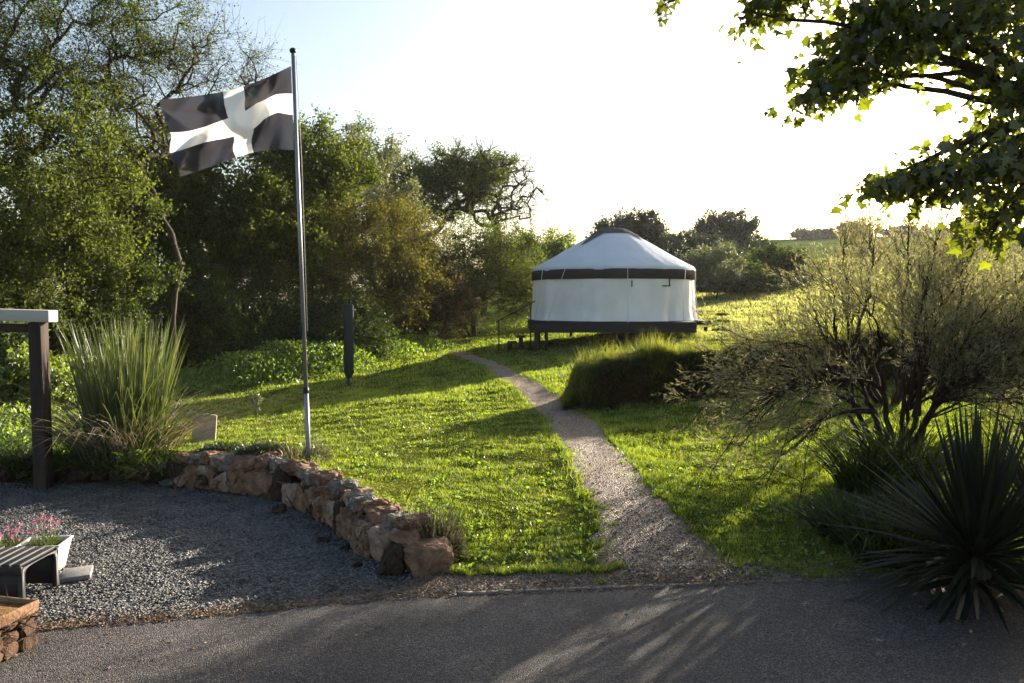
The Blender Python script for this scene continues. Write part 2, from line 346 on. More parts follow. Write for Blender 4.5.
M['path'] = granular_mat('path_grit', [(0, (.066, .043, .029)), (.5, (.165, .110, .075)), (1, (.29, .21, .15))], 55, .9, .9, .02, rough=.6, spec=.5, stain=((.7, .66, .62), (1.1, 1.05, 1.0)))
M['tarmac'] = granular_mat('tarmac', [(0, (.024, .023, .024)), (.6, (.062, .057, .058)), (1, (.19, .175, .17))], 125, .7, .9, .012, rough=.62, spec=.22, stain=((.6, .58, .58), (1.25, 1.2, 1.17)))
M['kerb'] = solid_mat('kerb', (.12, .105, .09), (.27, .24, .21), 8, .9, .6, 40)
M['stone_chip'] = leaf_mat('stone_chip', (.022, .022, .023), (.20, .195, .19), 0.0, clump=3, gloss=.03)
M['litter'] = leaf_mat('litter', (.055, .034, .020), (.26, .175, .105), .15, (1, 1, 1), clump=4, gloss=.02)

# ------------------------------------------------------------------ the setting: ground, road, yard, path
def grid_mesh(name, xs, ys, zf, keep=None):
    X, Y = np.meshgrid(xs, ys); Z = zf(X, Y); V = np.stack([X, Y, Z], -1).reshape(-1, 3)
    nx = len(xs); i = np.arange(len(ys) - 1)[:, None] * nx; j = np.arange(nx - 1)[None]
    Q = np.stack([i + j, i + j + 1, i + nx + j + 1, i + nx + j], -1).reshape(-1, 4)
    return mesh_np(name, V, Q=Q, smooth=True)
xs = np.concatenate([-np.geomspace(900, 12, 40), np.arange(-11.8, 12, .14), np.geomspace(12, 900, 44)])
ys = np.concatenate([np.array([-400, -100, -30, -10, -4, 0, 2, 4]), np.arange(5, 16, .12), np.geomspace(16, 1500, 110)])
def ground_z(x, y):
    z = hgt(x, y)
    return z - .03 * (on_path(x, y, -.12) | in_yard(x, y, -.1) | (y < road_y(x) + .3))
link('ground', grid_mesh('ground', xs, ys, ground_z), M['turf'], kind='structure')
def strip_sheet(name, mat, xs, y0, y1, ny, dz, jag=.0):
    X = np.repeat(xs[None], ny, 0); t = np.linspace(0, 1, ny)[:, None]
    Y = y0(xs)[None] * (1 - t) + y1(xs)[None] * t
    Z = hgt(X, Y) + dz; V = np.stack([X, Y, Z], -1).reshape(-1, 3); nx = len(xs)
    i = np.arange(ny - 1)[:, None] * nx; j = np.arange(nx - 1)[None]
    Q = np.stack([i + j, i + j + 1, i + nx + j + 1, i + nx + j], -1).reshape(-1, 4)
    return link(name, mesh_np(name, V, Q=Q, smooth=True), mat, kind='structure')
rx = np.arange(-14, 14, .08)
strip_sheet('road', M['tarmac'], rx, lambda x: 0 * x - 8, lambda x: road_y(x) + .25 * ragged(x, 0 * x), 12, .024)
yx = np.arange(-11.5, 3.4, .06)
def yard_back(x):
    w = np.interp(x, WX, WY) + .05
    return np.where(x < -.62, w, lawn_front(x) + .6 * ragged(x, 0 * x))
strip_sheet('gravel_yard', M['gravel'], yx, lambda x: road_y(x) - .15, yard_back, 40, .010)
def apron_back(x): return np.minimum(lawn_front(x) - .01, road_y(x) + np.interp(x, [-2.2, -1.4, -.6, 0], [.02, .12, .45, 1.2])) + .4 * ragged(x, 0 * x)
strip_sheet('path_apron', M['path'], np.arange(-2.1, 3.2, .06), lambda x: road_y(x) - .1, apron_back, 16, .015)
NP = 14
t = np.linspace(0, 1, NP)[None]; rag = .5 * ragged(PLX, PY)
XL = (PLX - .05 - rag)[:, None]; XR = (PRX + .05 + .5 * ragged(PRX, PY))[:, None]
X = XL * (1 - t) + XR * t; Y = np.repeat(PY[:, None], NP, 1); Z = hgt(X, Y) + .016 - .02 * np.abs(2 * t - 1) ** 6
V = np.stack([X, Y, Z], -1).reshape(-1, 3); i = np.arange(len(PY) - 1)[:, None] * NP; j = np.arange(NP - 1)[None]
link('path', mesh_np('path', V, Q=np.stack([i + j, i + j + 1, i + NP + j + 1, i + NP + j], -1).reshape(-1, 4), smooth=True), M['path'], kind='structure')
kx = np.arange(-.4, 2.35, .1); mb = MB(); rng0 = np.random.default_rng(4)
for a, b in zip(kx[:-1], kx[1:]):
    pa = np.array([a, road_y(a) + .03, .012]); pb = np.array([b, road_y(b) + .03, .012]); mb.bar(pa + rng0.normal(0, .004, 3) * [0, 1, .5], pb, .035, .05)
mb.build('kerb', M['kerb'], kind='structure')

# loose stones on the yard and the path, leaf litter on the yard's edge
rng = np.random.default_rng(5)
def chips(name, mat, P, size, flat=.5):
    n = len(P); s = size * rng.uniform(.5, 1.5, (n, 1, 1))
    base = np.array([[1, 0, 0], [-.5, .87, 0], [-.5, -.87, 0], [.3, .2, .9], [-.2, -.1, -.5]])[None] + rng.normal(0, .22, (n, 5, 3))
    a = rng.uniform(0, 6.28, n); ca, sa = np.cos(a), np.sin(a)
    Rm = np.stack([np.stack([ca, -sa, 0 * a], 1), np.stack([sa, ca, 0 * a], 1), np.stack([0 * a, 0 * a, 1 + 0 * a], 1)], 1)
    V = np.einsum('nij,nkj->nki', Rm, base) * s * np.array([1, 1, flat]) + P[:, None]
    F_ = np.array([[0, 1, 3], [1, 2, 3], [2, 0, 3], [1, 0, 4], [2, 1, 4], [0, 2, 4]])
    T = (np.arange(n)[:, None, None] * 5 + F_[None]).reshape(-1, 3)
    return link(name, mesh_np(name, V.reshape(-1, 3), T), mat, kind='stuff')
n = 60000; x = rng.uniform(-6.5, 2.6, n); y = rng.uniform(5.2, 9.7, n)
ok = (y > road_y(x) + .02) & np.where(x < -.6, y < np.interp(x, WX, WY), y < lawn_front(x) + .05 + .6 * ragged(x, 0 * x)); x, y = x[ok], y[ok]
n = 26000; x2 = rng.uniform(-1, 3, n); y2 = 6.2 + (PY[-1] - 6.2) * rng.uniform(0, 1, n) ** 2; ok = on_path(x2, y2, -.02) & (y2 < 16); x2, y2 = x2[ok], y2[ok]
chips('loose_gravel', M['stone_chip'], np.stack([x, y, hgt(x, y) + .014], 1), .013)
chips('path_stones', M['litter'], np.stack([x2, y2, hgt(x2, y2) + .018], 1), .009)
n = 6500; x = rng.uniform(-3.6, 2.9, n); y = road_y(x) + np.abs(rng.normal(0, 1, n)) * np.where(x < -1.5, .11, .26) - .04; q = rng.uniform(0, 1, n) < .06; y = np.where(q, road_y(x) - rng.uniform(0, 1.0, n), y)
P = np.stack([x, y, hgt(x, y) + .03], 1); V, T = leaf_cards(rng, P, .028, .6)
V2 = V.reshape(-1, 4, 3); V2[:, :, 2] = P[:, None, 2] + (V2[:, :, 2] - P[:, None, 2]) * .35
link('leaf_litter', mesh_np('leaf_litter', V, T), M['litter'], kind='stuff')

# ------------------------------------------------------------------ lawn and meadow grass
def patch(x, y): return .5 + .25 * np.sin(2.1 * x + 1.3 * y) * np.sin(1.7 * y - .9 * x + 1) + .25 * np.sin(5.3 * x - 3.1 * y) * np.sin(4.1 * y + 2.2 * x)
def lawn(n, y0, y1, power, hgt0, w0, seed, name='lawn_grass', xl=-.72, xr=.72, pad=1.0):
    r = np.random.default_rng(seed)
    y = (y0 ** (1 - power) + (y1 ** (1 - power) - y0 ** (1 - power)) * r.uniform(0, 1, n)) ** (1 / (1 - power))
    x = r.uniform(xl, xr, n) * y + r.uniform(-pad, pad, n)
    ok = ~on_path(x, y, -.03) & ~in_yard(x, y, .1) & (y > lawn_front(x) + .6 * ragged(x, 0 * x)) & (r.uniform(0, 1, n) < .35 + .9 * patch(x, y))
    return x[ok], y[ok], r
def front_bank(x, y): return 1.0
parts = []
x, y, r = lawn(430000, 6.3, 16, 1.6, 0, 0, 11, pad=.3)
P = np.stack([x, y, hgt(x, y) - .004], 1)
tuf = np.sin(17 * x + 9 * np.sin(3.1 * y)) * np.sin(15 * y + 7 * np.sin(2.7 * x)); hh = .028 * (.4 + .8 * patch(x, y) + 1.0 * np.maximum(tuf, -.2)) * np.interp(y, [6, 16], [1, 1.3]); hh *= np.where(x > np.interp(y, PY, PRX), 1.5, 1.0)
mb = MB(); V, T, _ = blades(r, P, hh, np.interp(y, [6, 16], [.006, .013]), .75, seg=1); mb.add(V, T)
x, y, r = lawn(230000, 16, 34, 1.8, 0, 0, 12, pad=.5)
P = np.stack([x, y, hgt(x, y) - .004], 1)
V, T, _ = blades(r, P, .065 * (.6 + .8 * patch(x, y)), np.interp(y, [16, 34], [.016, .035]), .55, seg=1); mb.add(V, T)
mb.build('lawn_grass', M['grass'], kind='stuff')
x, y, r = lawn(60000, 6.3, 22, 1.6, 0, 0, 14, pad=.3); ok = patch(.7 * x + 3, .6 * y) * .6 + .4 * patch(2.3 * y, 1.9 * x) > .62; x, y = x[ok], y[ok]
P = np.stack([x, y, hgt(x, y) - .004], 1); V, T, _ = blades(r, P, .036, np.interp(y, [6, 22], [.006, .018]), .9, seg=1); MB().add(V, T).build('lawn_straw', M['leaf_dry'], kind='stuff')
x, y, r = lawn(2600, 6.3, 18, 1.6, 0, 0, 15, pad=.3); x = np.repeat(x, 7) + r.normal(0, .035, 7 * len(x)); y = np.repeat(y, 7) + r.normal(0, .035, 7 * len(y))
P = np.stack([x, y, hgt(x, y) + .012], 1); V, T = leaf_cards(r, P, .04, .6, D=np.stack([r.normal(0, 1, len(x)), r.normal(0, 1, len(x)), .3 + 0 * x], 1)); link('lawn_weeds', mesh_np('lawn_weeds', V, T), M['leaf_fern'], kind='stuff')
x, y, r = lawn(130000, 24, 110, 1.9, 0, 0, 13, xl=.10, xr=.75)
ok = x > 6 - .0 * y; x, y = x[ok], y[ok]
P = np.stack([x, y, hgt(x, y) - .01], 1); mb = MB()
V, T, _ = blades(r, P, .11 * (.5 + patch(x, y)) * np.interp(y, [24, 110], [1, 2.2]), np.interp(y, [24, 110], [.03, .12]), .5, seg=1)
mb.add(V, T).build('meadow_grass', M['grass_meadow'], kind='stuff')
# longer tufts at the lawn's edges and the path's edges
x = []; y = []; r = np.random.default_rng(17)
for (lx, s) in ((PLX, -1), (PRX, 1)):
    q = r.integers(0, 110, 5000); x.append(lx[q] + s * np.where(r.uniform(0, 1, 5000) < .3, r.normal(0, .14, 5000), np.abs(r.normal(0, .06, 5000)))); y.append(PY[q] + r.uniform(-.05, .05, 5000))
q = r.uniform(-.5, 1.15, 2500); x.append(q); y.append(lawn_front(q) + np.abs(r.normal(0, .05, 2500)) + .6 * ragged(q, 0 * q))
x = np.concatenate(x); y = np.concatenate(y); ok = ~on_path(x, y, -.22) & (patch(3 * x, 3 * y) > .35); x, y = x[ok], y[ok]
P = np.stack([x, y, hgt(x, y)], 1); V, T, Q = blades(r, P, .075, .008, .5, seg=2)
MB().add(V, T, Q).build('edge_grass', M['grass'], kind='stuff')

# the overgrown bank in front of the yurt
bx = np.array([1.0, 2.0, 3.2, 4.6, 6.2, 8.5]); by = np.array([14.6, 14.5, 14.6, 15.0, 15.4, 15.8])
def bank_z(x, y):
    d = (y - np.interp(x, bx, by)); w = sstep(.9, 1.3, x) * sstep(9, 7.5, x)
    prof = sstep(-.42, -.20, d + .07 * np.sin(4 * x) + .05 * np.sin(9 * x)) * sstep(1.5, .5, d)
    return hgt(x, y) - .05 + (.80 + .06 * np.sin(3 * x) + .05 * np.sin(7.3 * x + 1)) * w * prof
gx = np.arange(.6, 9.2, .07); gy = np.arange(13.6, 17.4, .06)
link('bank', grid_mesh('bank', gx, gy, bank_z), M['soil'], kind='structure')
r = np.random.default_rng(21); mb = MB()
for n, d0, d1, h_, w_, lean, dy, dz_ in ((15000, -.2, .9, .25, .011, .45, -.05, 0), (9000, -.32, -.12, .30, .011, .4, -.35, -.15), (2500, -.2, .6, .50, .007, .3, 0, 0)):
    x = r.uniform(.95, 8.8, n); x = np.where(r.uniform(0, 1, n) < .5, r.uniform(.95, 4.2, n), x); y = np.interp(x, bx, by) + r.uniform(d0, d1, n); cl_ = .25 + 1.1 * patch(2.2 * x, 2.6 * y)
    P = np.stack([x, y, bank_z(x, y) - .02], 1); V, T, Q = blades(r, P, h_ * cl_, w_, lean, D=np.stack([0 * x, dy + 0 * x, dz_ + 0 * x], 1), seg=2, curve=.5); mb.add(V, T, Q)
mb.build('bank_grass', M['grass_bank'], kind='stuff')
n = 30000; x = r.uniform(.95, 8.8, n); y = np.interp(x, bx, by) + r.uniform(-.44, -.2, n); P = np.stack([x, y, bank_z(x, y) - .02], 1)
V, T, Q = blades(r, P, .21 * r.choice([.5, 1, 1, 1.7], n), .010, .6, D=np.stack([0 * x, -.5 + 0 * x, -.5 + 0 * x], 1), seg=2, curve=.5); MB().add(V, T, Q).build('bank_dry_shaded_grass', M['bank_dry_shaded'], kind='stuff')

# ------------------------------------------------------------------ trees and bushes
def blob(px, py, Y, rpx, rpy, rd, n, cr=.6):
    c = at(px, py, Y); s = Y / F; return (c, np.array([rpx * s, rd, rpy * s]), n, cr)
def tree(name, label, cat, base, blobs, mat, bark, seed, group=None, trunk_h=None, trunk_n=1, r_tip=.008, twigs=6, leaves=14,
         leaf=.06, aspect=.6, twig_len=.55, wander=.18, crown_name='crown', spread=.3, shell=.45, exp=.42, bare=0.0, rmax=.35, flat=False, rtwig=.5):
    rng = np.random.default_rng(seed); base = np.array(base, float)
    root = empty(name, base, label, cat, group)
    nodes = []; parent = []; leafc = []
    top = max(c[2] + rr[2] for c, rr, _, _ in blobs) - base[2]
    th = trunk_h if trunk_h is not None else top * .35
    tips = []
    for s in range(trunk_n):
        off = np.array([rng.normal(0, spread), rng.normal(0, spread), 0]) * (trunk_n > 1)
        ld = np.array([rng.normal(0, .22), rng.normal(0, .22), 1.]) + off * .8; m = 6; last = -1
        for q in range(m):
            tq = q / (m - 1); p = off * .35 + ld * th * tq + (q > 0) * rng.normal(0, wander * .25, 3) * np.array([1, 1, .3]) - np.array([0, 0, .15]) * (q == 0)
            nodes.append(p); parent.append(last); last = len(nodes) - 1
    Cs = []; Crad = []
    for c, rr, n, cr in blobs:
        u = rand_unit(rng, n) * (rng.uniform(0, 1, (n, 1)) ** shell); p = (c - base) + u * rr
        Cs.append(p); Crad += [cr] * n
    Cs = np.vstack(Cs); Crad = np.array(Crad)
    Cs[:, 2] = np.maximum(Cs[:, 2], .12); tp = np.array([0, 0, th])
    order = np.argsort(np.linalg.norm(Cs - tp, axis=1))
    ends = []
    for ci in order:
        c = Cs[ci]; A = np.array(nodes); dd = np.linalg.norm(A - c, axis=1) + .35 * np.maximum(0, A[:, 2] - c[2]) * 2 + .12 * np.linalg.norm(A - tp, axis=1)
        dd[:1] += 5; b = int(np.argmin(dd)); p0 = A[b]; L = np.linalg.norm(c - p0); m = int(np.clip(L / .35, 2, 9)); last = b
        sag = np.array([0, 0, .12 * L])
        for q in range(1, m + 1):
            tq = q / m; p = p0 + (c - p0) * tq + sag * 4 * tq * (1 - tq) * .5 + rng.normal(0, wander * L / m, 3) * (q < m)
            nodes.append(p); parent.append(last); last = len(nodes) - 1
        ends.append((last, ci))
    nodes = np.array(nodes); parent = np.array(parent); cnt = np.zeros(len(nodes))
    for e, _ in ends: cnt[e] += 1
    for q in range(len(nodes) - 1, -1, -1):
        if parent[q] >= 0: cnt[parent[q]] += cnt[q]
    rad = np.minimum(r_tip * np.maximum(cnt, 1) ** exp, rmax)
    ix = np.where(parent >= 0)[0]
    S0 = [nodes[parent[ix]]]; S1 = [nodes[ix]]; A0 = [np.minimum(rad[parent[ix]], rad[ix] * 1.6)]; A1 = [rad[ix]]
    mbt = MB(); V, Q = seg_tubes(S0[0], S1[0], A0[0], A1[0], 6); mbt.add(V, Q=Q)
    mid = Cs.mean(0); e = np.array([q for q, _ in ends]); ec = np.array([q for _, q in ends])
    P0 = np.repeat(nodes[e], twigs, 0); cr = np.repeat(Crad[ec], twigs)[:, None]
    out = P0 - mid; out /= np.linalg.norm(out, axis=1)[:, None] + 1e-6
    d = rand_unit(rng, len(P0)) + .35 * out + np.array([0, 0, .2]); d /= np.linalg.norm(d, axis=1)[:, None]
    L = cr * twig_len * rng.uniform(.5, 1.6, (len(P0), 1))
    Pm = P0 + d * L * .5 + rng.normal(0, .08, P0.shape) * L; P1 = Pm + (d + .5 * rand_unit(rng, len(P0))) * L * .5
    rt = np.full(len(P0), r_tip * rtwig)
    for a, b, k1, k2 in ((P0, Pm, 1, .75), (Pm, P1, .75, .3)):
        V, Q = seg_tubes(a, b, rt * k1, rt * k2, 3); mbt.add(V, Q=Q)
    # side twiglets
    ns = len(P0) * 2; q = rng.integers(0, len(P0), ns); tt = rng.uniform(.2, 1, (ns, 1))
    a = np.where(tt < .5, P0[q] + (Pm[q] - P0[q]) * tt * 2, Pm[q] + (P1[q] - Pm[q]) * (tt * 2 - 1)); d2 = d[q] + .9 * rand_unit(rng, ns)
    b = a + d2 * L[q] * .35; V, Q = seg_tubes(a, b, rt[q] * .6, rt[q] * .25, 3); mbt.add(V, Q=Q)
    mbt.build('trunk', bark, root, smooth=True)
    nl = int(len(P0) * leaves * (2.3 if leaves > 5 else 1))
    if nl:
        keep = np.ones(len(P0), bool) if bare == 0 else rng.uniform(0, 1, len(P0)) > bare
        qs = np.where(keep)[0]; q = rng.choice(qs, nl); tt = rng.uniform(.1, 1.05, (nl, 1))
        p = np.where(tt < .5, P0[q] + (Pm[q] - P0[q]) * tt * 2, Pm[q] + (P1[q] - Pm[q]) * (tt * 2 - 1)) + rng.normal(0, 1, (nl, 3)) * cr[q] * .11
        p = p[p[:, 2] > .02]
        V, T = leaf_cards(rng, p, leaf * 1.12, aspect); link(crown_name, mesh_np(crown_name, V, T), mat, root)
    return root

W = 'woodland trees along the left side of the lawn'
# left mass, from the frame's left edge to behind the yurt
tree('tall_tree', 'tall dark leafy tree at the far left edge, its crown cut by the photo top', 'tree', onground(15, 19),
     [blob(30, 185, 18.5, 130, 120, 2.6, 200, .8), blob(10, 270, 18, 80, 70, 1.6, 80, .75)], M['leaf_mid'], M['bark'], 101, W,
     twigs=7, leaves=12, leaf=.07, bare=.22)
tree('bare_tree', 'tall half bare tree with layered sprays in the top left corner', 'tree', onground(60, 21),
     [blob(60, 50, 20, 110, 80, 2.4, 110, .9), blob(-10, 40, 19, 60, 90, 2, 70, .9), blob(130, 20, 20, 60, 40, 1.6, 40, .9)], M['leaf_mid'], M['bark'], 160, W,
     trunk_h=6.0, twigs=7, leaves=9, leaf=.055, twig_len=.9, bare=.35, r_tip=.011)
tree('ash_tree', 'dark tree deep in the wood, seen through the gaps below the flag', 'tree', onground(190, 36),
     [blob(190, 255, 36, 120, 70, 2.5, 200, 1.0), blob(330, 250, 36, 90, 60, 2, 120, 1.0)], M['leaf_dark'], M['bark'], 161, W, twigs=7, leaves=9, leaf=.13)
tree('bare_tree', 'airy half bare tree with thin grey twigs above the flag', 'tree', onground(165, 22),
     [blob(170, 75, 22, 90, 50, 2, 70, .9), blob(215, 60, 22, 50, 35, 1.5, 36, .9), blob(130, 130, 21, 70, 50, 2, 50, .8)], M['leaf_mid'], M['bark'], 102, W,
     twigs=7, leaves=3.5, leaf=.06, twig_len=.9, bare=.3, r_tip=.011)
tree('ivy_tree', 'broad dense green tree directly behind the flag', 'tree', onground(200, 27),
     [blob(190, 195, 26, 115, 80, 2.4, 190, .9), blob(110, 220, 25, 90, 80, 2.2, 120, .9)], M['leaf_mid'], M['bark'], 103, W, twigs=7, leaves=15, leaf=.09)
tree('holly_tree', 'low dark glossy tree filling the gap behind the tall reed clump', 'tree', onground(120, 23),
     [blob(70, 290, 20.5, 100, 70, 1.6, 130, .75), blob(165, 315, 24, 80, 62, 1.5, 130, .75)], M['leaf_dark'], M['bark'], 104, W, trunk_n=3, trunk_h=1.0, twigs=7, leaves=15, leaf=.075)
tree('green_tree', 'mid green tree seen just right of the flagpole', 'tree', onground(305, 28),
     [blob(300, 190, 28, 62, 62, 2, 110, .9), blob(330, 165, 28, 45, 42, 1.6, 60, .9), blob(270, 240, 27, 66, 55, 1.8, 100, .85)], M['leaf_mid'], M['bark'], 105, W, twigs=7, leaves=12, leaf=.09, bare=.1)
tree('birch_tree', 'thin pale grey green tree rising behind the brown thicket', 'tree', onground(365, 34),
     [blob(365, 168, 34, 40, 40, 1.8, 70, .9), blob(345, 215, 33, 52, 46, 1.8, 70, .9), blob(395, 215, 34, 30, 40, 1.6, 50, .9)], M['leaf_pale'], M['bark_pale'], 106, W, twigs=7, leaves=9, leaf=.09, bare=.15)
tree('thicket_bush', 'brownish twiggy thicket behind the dark lawn post', 'bush', onground(370, 29),
     [blob(350, 275, 29, 75, 75, 2.0, 200, .8), blob(405, 265, 30.5, 45, 65, 1.6, 100, .75)], M['leaf_olive'], M['bark_pale'], 107, W, trunk_n=5, trunk_h=.9, twigs=8, leaves=11, leaf=.07, twig_len=.8)
for q, (px, py, Y, w_, h_, lab) in enumerate([(425, 308, 31.5, 52, 42, 'dark purple brown thicket at the lawn edge left of the willow'), (325, 338, 26.6, 62, 40, 'dark brown bramble thicket right of the flagpole at the lawn edge'),
        (245, 335, 25.6, 60, 52, 'dark brown bramble thicket left of the flagpole at the lawn edge')]):
    tree('bramble_bush', lab, 'bush', onground(px, Y), [blob(px, py, Y, w_, h_, 1.3, 120, .65)], M['leaf_brown' if q == 0 else 'leaf_dark'], M['bark_red'], 150 + q, W, trunk_n=6, trunk_h=.6, twigs=8, leaves=12, leaf=.07, twig_len=.8)
tree('oak_tree', 'spreading oak with twisting bare limbs on its right and leaves on its left', 'tree', onground(440, 44),
     [blob(440, 185, 44, 60, 36, 2.6, 150, 1.0), blob(398, 195, 44, 40, 40, 2.2, 100, 1.0), blob(480, 170, 44, 40, 20, 2.2, 50, .9)], M['leaf_mid'], M['bark'], 109, W,
     trunk_h=3.2, twigs=6, leaves=9, leaf=.11, wander=.42, r_tip=.03, bare=.25, exp=.36)
tree('bare_oak_limb_tree', 'gnarled nearly leafless oak against the white sky left of the yurt', 'tree', onground(478, 46),
     [blob(500, 195, 46, 44, 38, 2.2, 95, 1.0), blob(480, 170, 46, 40, 24, 2, 45, 1.0)], M['leaf_mid'], M['bark'], 110, W,
     trunk_h=4.0, twigs=7, leaves=.8, leaf=.1, wander=.5, r_tip=.030, exp=.36, twig_len=.8, rtwig=.6)
tree('willow_bush', 'multi stemmed goat willow beside the yurt steps', 'tree', onground(477, 35.5),
     [blob(485, 265, 35, 62, 40, 2.2, 200, .75), blob(450, 285, 34.5, 36, 36, 1.6, 70, .7), blob(520, 290, 35.5, 32, 32, 1.6, 60, .7)], M['leaf_mid'], M['bark'], 111, W, trunk_n=8, trunk_h=2.2, spread=.55,
     twigs=8, leaves=7.5, leaf=.075, twig_len=.9, r_tip=.011)
tree('lime_bush', 'bright lime green bush behind the left edge of the yurt', 'bush', onground(555, 44),
     [blob(540, 268, 42, 44, 38, 2, 170, .85)], M['leaf_lime'], M['bark'], 112, W, twigs=7, leaves=14, leaf=.1)
for q, (px, Y, w_, h_, lab) in enumerate([(765, 15.0, 40, 20, 'low brown twiggy shrub on the bank below the small conifer'), (805, 15.2, 46, 30, 'low brown twiggy shrub on the bank behind the arching bush'), (880, 15.6, 50, 36, 'dark twiggy shrub on the bank hidden behind the arching bush')]):
    g = onground(px, Y); g[2] += .35
    tree('bank_shrub', lab, 'shrub', g, [blob(px, 375 - q * 4, Y, w_, h_, .5, 60, .3)], M['leaf_brown'], M['bark_red'], 170 + q, 'shrubs along the bank', trunk_n=6, trunk_h=.3, twigs=8, leaves=5.5, leaf=.045, twig_len=1.0, r_tip=.005)
# sunny bushes left behind the pergola
tree('sunlit_bush', 'bright sunlit leafy bush seen under the timber pergola beam', 'bush', onground(10, 13.5),
     [blob(0, 385, 13.2, 60, 60, .9, 130, .4)], M['leaf_lime'], M['bark'], 113, None, trunk_n=5, trunk_h=.5, twigs=7, leaves=13, leaf=.07)
# behind the yurt and along the field
B = 'dark trees and hedges beyond the yurt'
tree('pine_tree', 'dark ragged tree poking up behind the yurt roof', 'tree', onground(632, 62),
     [blob(630, 240, 62, 34, 28, 2.6, 80, 1.2), blob(645, 228, 62, 20, 14, 2, 30, 1.0)], M['leaf_far'], M['bark'], 120, B, twigs=7, leaves=14, leaf=.16)
tree('round_tree', 'round domed dark tree right of the yurt on the skyline', 'tree', onground(722, 78),
     [blob(725, 246, 78, 42, 30, 4, 150, 1.4)], M['leaf_far'], M['bark'], 121, B, twigs=8, leaves=16, leaf=.2)
tree('hedge_bush', 'dark hedge bush behind the right side of the yurt', 'bush', onground(680, 70),
     [blob(668, 258, 70, 40, 22, 3, 110, 1.2)], M['leaf_far'], M['bark'], 122, B, twigs=7, leaves=14, leaf=.18)
tree('hedge_bush', 'tall dark hedge closing the view just right of the yurt roof', 'bush', onground(700, 64),
     [blob(700, 262, 64, 48, 26, 2.5, 140, 1.2)], M['leaf_far'], M['bark'], 125, B, twigs=7, leaves=12, leaf=.17)
tree('sallow_bush', 'pale green sallow bush in front of the dark hedge right of the yurt', 'bush', onground(715, 48),
     [blob(712, 268, 48, 28, 22, 2, 90, .9)], M['leaf_pale'], M['bark'], 123, B, twigs=7, leaves=10, leaf=.11)
tree('hedge_bush', 'long dark hedge at the foot of the far field', 'bush', onground(760, 52),
     [blob(735, 285, 50, 45, 18, 2, 130, .9), blob(780, 272, 54, 40, 24, 2, 130, .9)], M['leaf_dark'], M['bark'], 124, B, twigs=7, leaves=13, leaf=.13)
for q, (px, py, Y, w, h_, lab) in enumerate([(808, 238, 205, 10, 7, 'tiny dark skyline tree nearest the round domed tree'), (848, 232, 215, 9, 9, 'small airy skyline tree alone above the far field'),
         (862, 230, 215, 9, 10, 'taller airy skyline tree paired beside another on the far field'), (968, 228, 210, 12, 9, 'hazy skyline tree seen under the overhanging maple leaves')]):
    tree('field_tree', lab, 'tree', onground(px, Y), [blob(px, py, Y, w, h_, 3, 26, 2.0)], M['leaf_far'], M['bark'], 130 + q, 'small trees on the far hilltop', twigs=6, leaves=7, leaf=.5, r_tip=.03)
for q, (px, Y, w, lab) in enumerate([(830, 212, 46, 'far hedge line on the hilltop left of the pair of small trees'), (915, 212, 40, 'far hedge line on the hilltop right of the pair of small trees')]):
    g = onground(px, Y); py = 300 - (g[2] - EYE) * F / Y - 4
    tree('field_hedge', lab, 'hedge', g, [blob(px, py, Y, w, 4.5, 2, 90, 1.4)], M['leaf_far'], M['bark'], 140 + q, 'hedges on the far hilltop', twigs=6, leaves=9, leaf=.5, trunk_h=.5)

# undergrowth at the foot of the trees
def herb(name, label, pts, h, mat, seed, leafs=900, leaf=.09, group=None, cat='plant', w=.5):
    rng = np.random.default_rng(seed); base = np.array(pts); root = empty(name, base, label, cat, group)
    n = leafs; p = np.stack([rng.normal(0, w, n), rng.normal(0, w * .7, n), rng.uniform(0, 1, n) ** .8 * h], 1)
    p[:, 2] *= np.clip(1.15 - (p[:, 0] ** 2 + p[:, 1] ** 2) / (w * w * 5), .15, 1)
    mb = MB(); V, T = leaf_cards(rng, p, leaf, .5, D=np.tile([[0, 0, .6]], (n, 1))); mb.add(V, T)
    m = 40; a = np.stack([rng.normal(0, w * .6, m), rng.normal(0, w * .5, m), 0 * np.ones(m)], 1); b = a + np.stack([rng.normal(0, .1, m), rng.normal(0, .1, m), rng.uniform(.4, .9, m) * h], 1)
    V, Q = seg_tubes(a, b, np.full(m, .006), np.full(m, .003), 4); mb.add(V, Q=Q).build('foliage', mat, root); return root
for q, (px, py, h_, w, lab) in enumerate([(250, 383, .9, .8, 'bright nettles left of the flagpole at the wood edge'), (287, 377, 1.1, .7, 'taller bright weeds just left of the flagpole at the wood edge'),
        (327, 371, .9, .8, 'low bright weeds right of the flagpole at the wood edge'), (380, 359, .7, .9, 'green weeds right of the dark post under the thicket'), (415, 352, .6, .8, 'sparse weeds under the dark brown thicket'),
        (200, 390, .6, .9, 'weeds right of the reed clump at the wood edge')]):
    g = ground(px, py); herb('weed_clump', lab, g, h_, M['leaf_fern'], 200 + q, 3600, .085, 'weeds along the foot of the wood', w=w)
for q, (px, Y, h_, w, lab) in enumerate([(452, 37, 1.6, .8, 'glowing lime sapling between the brown thicket and the willow'), (505, 39, .6, 1.6, 'low pale plants under the willow')]):
    herb('sapling', lab, onground(px, Y), h_, M['leaf_lime'], 210 + q, 1300, .12, w=w)
for q, (px, Y, h_, w, lab) in enumerate([(5, 11.6, .7, .7, 'lush green plants at the foot of the pergola post'), (30, 11.2, .45, .45, 'low green plants between the pergola post and the reeds')]):
    herb('border_plant', lab, onground(px, Y), h_, M['leaf_fern'], 215 + q, 1500, .07, w=w)

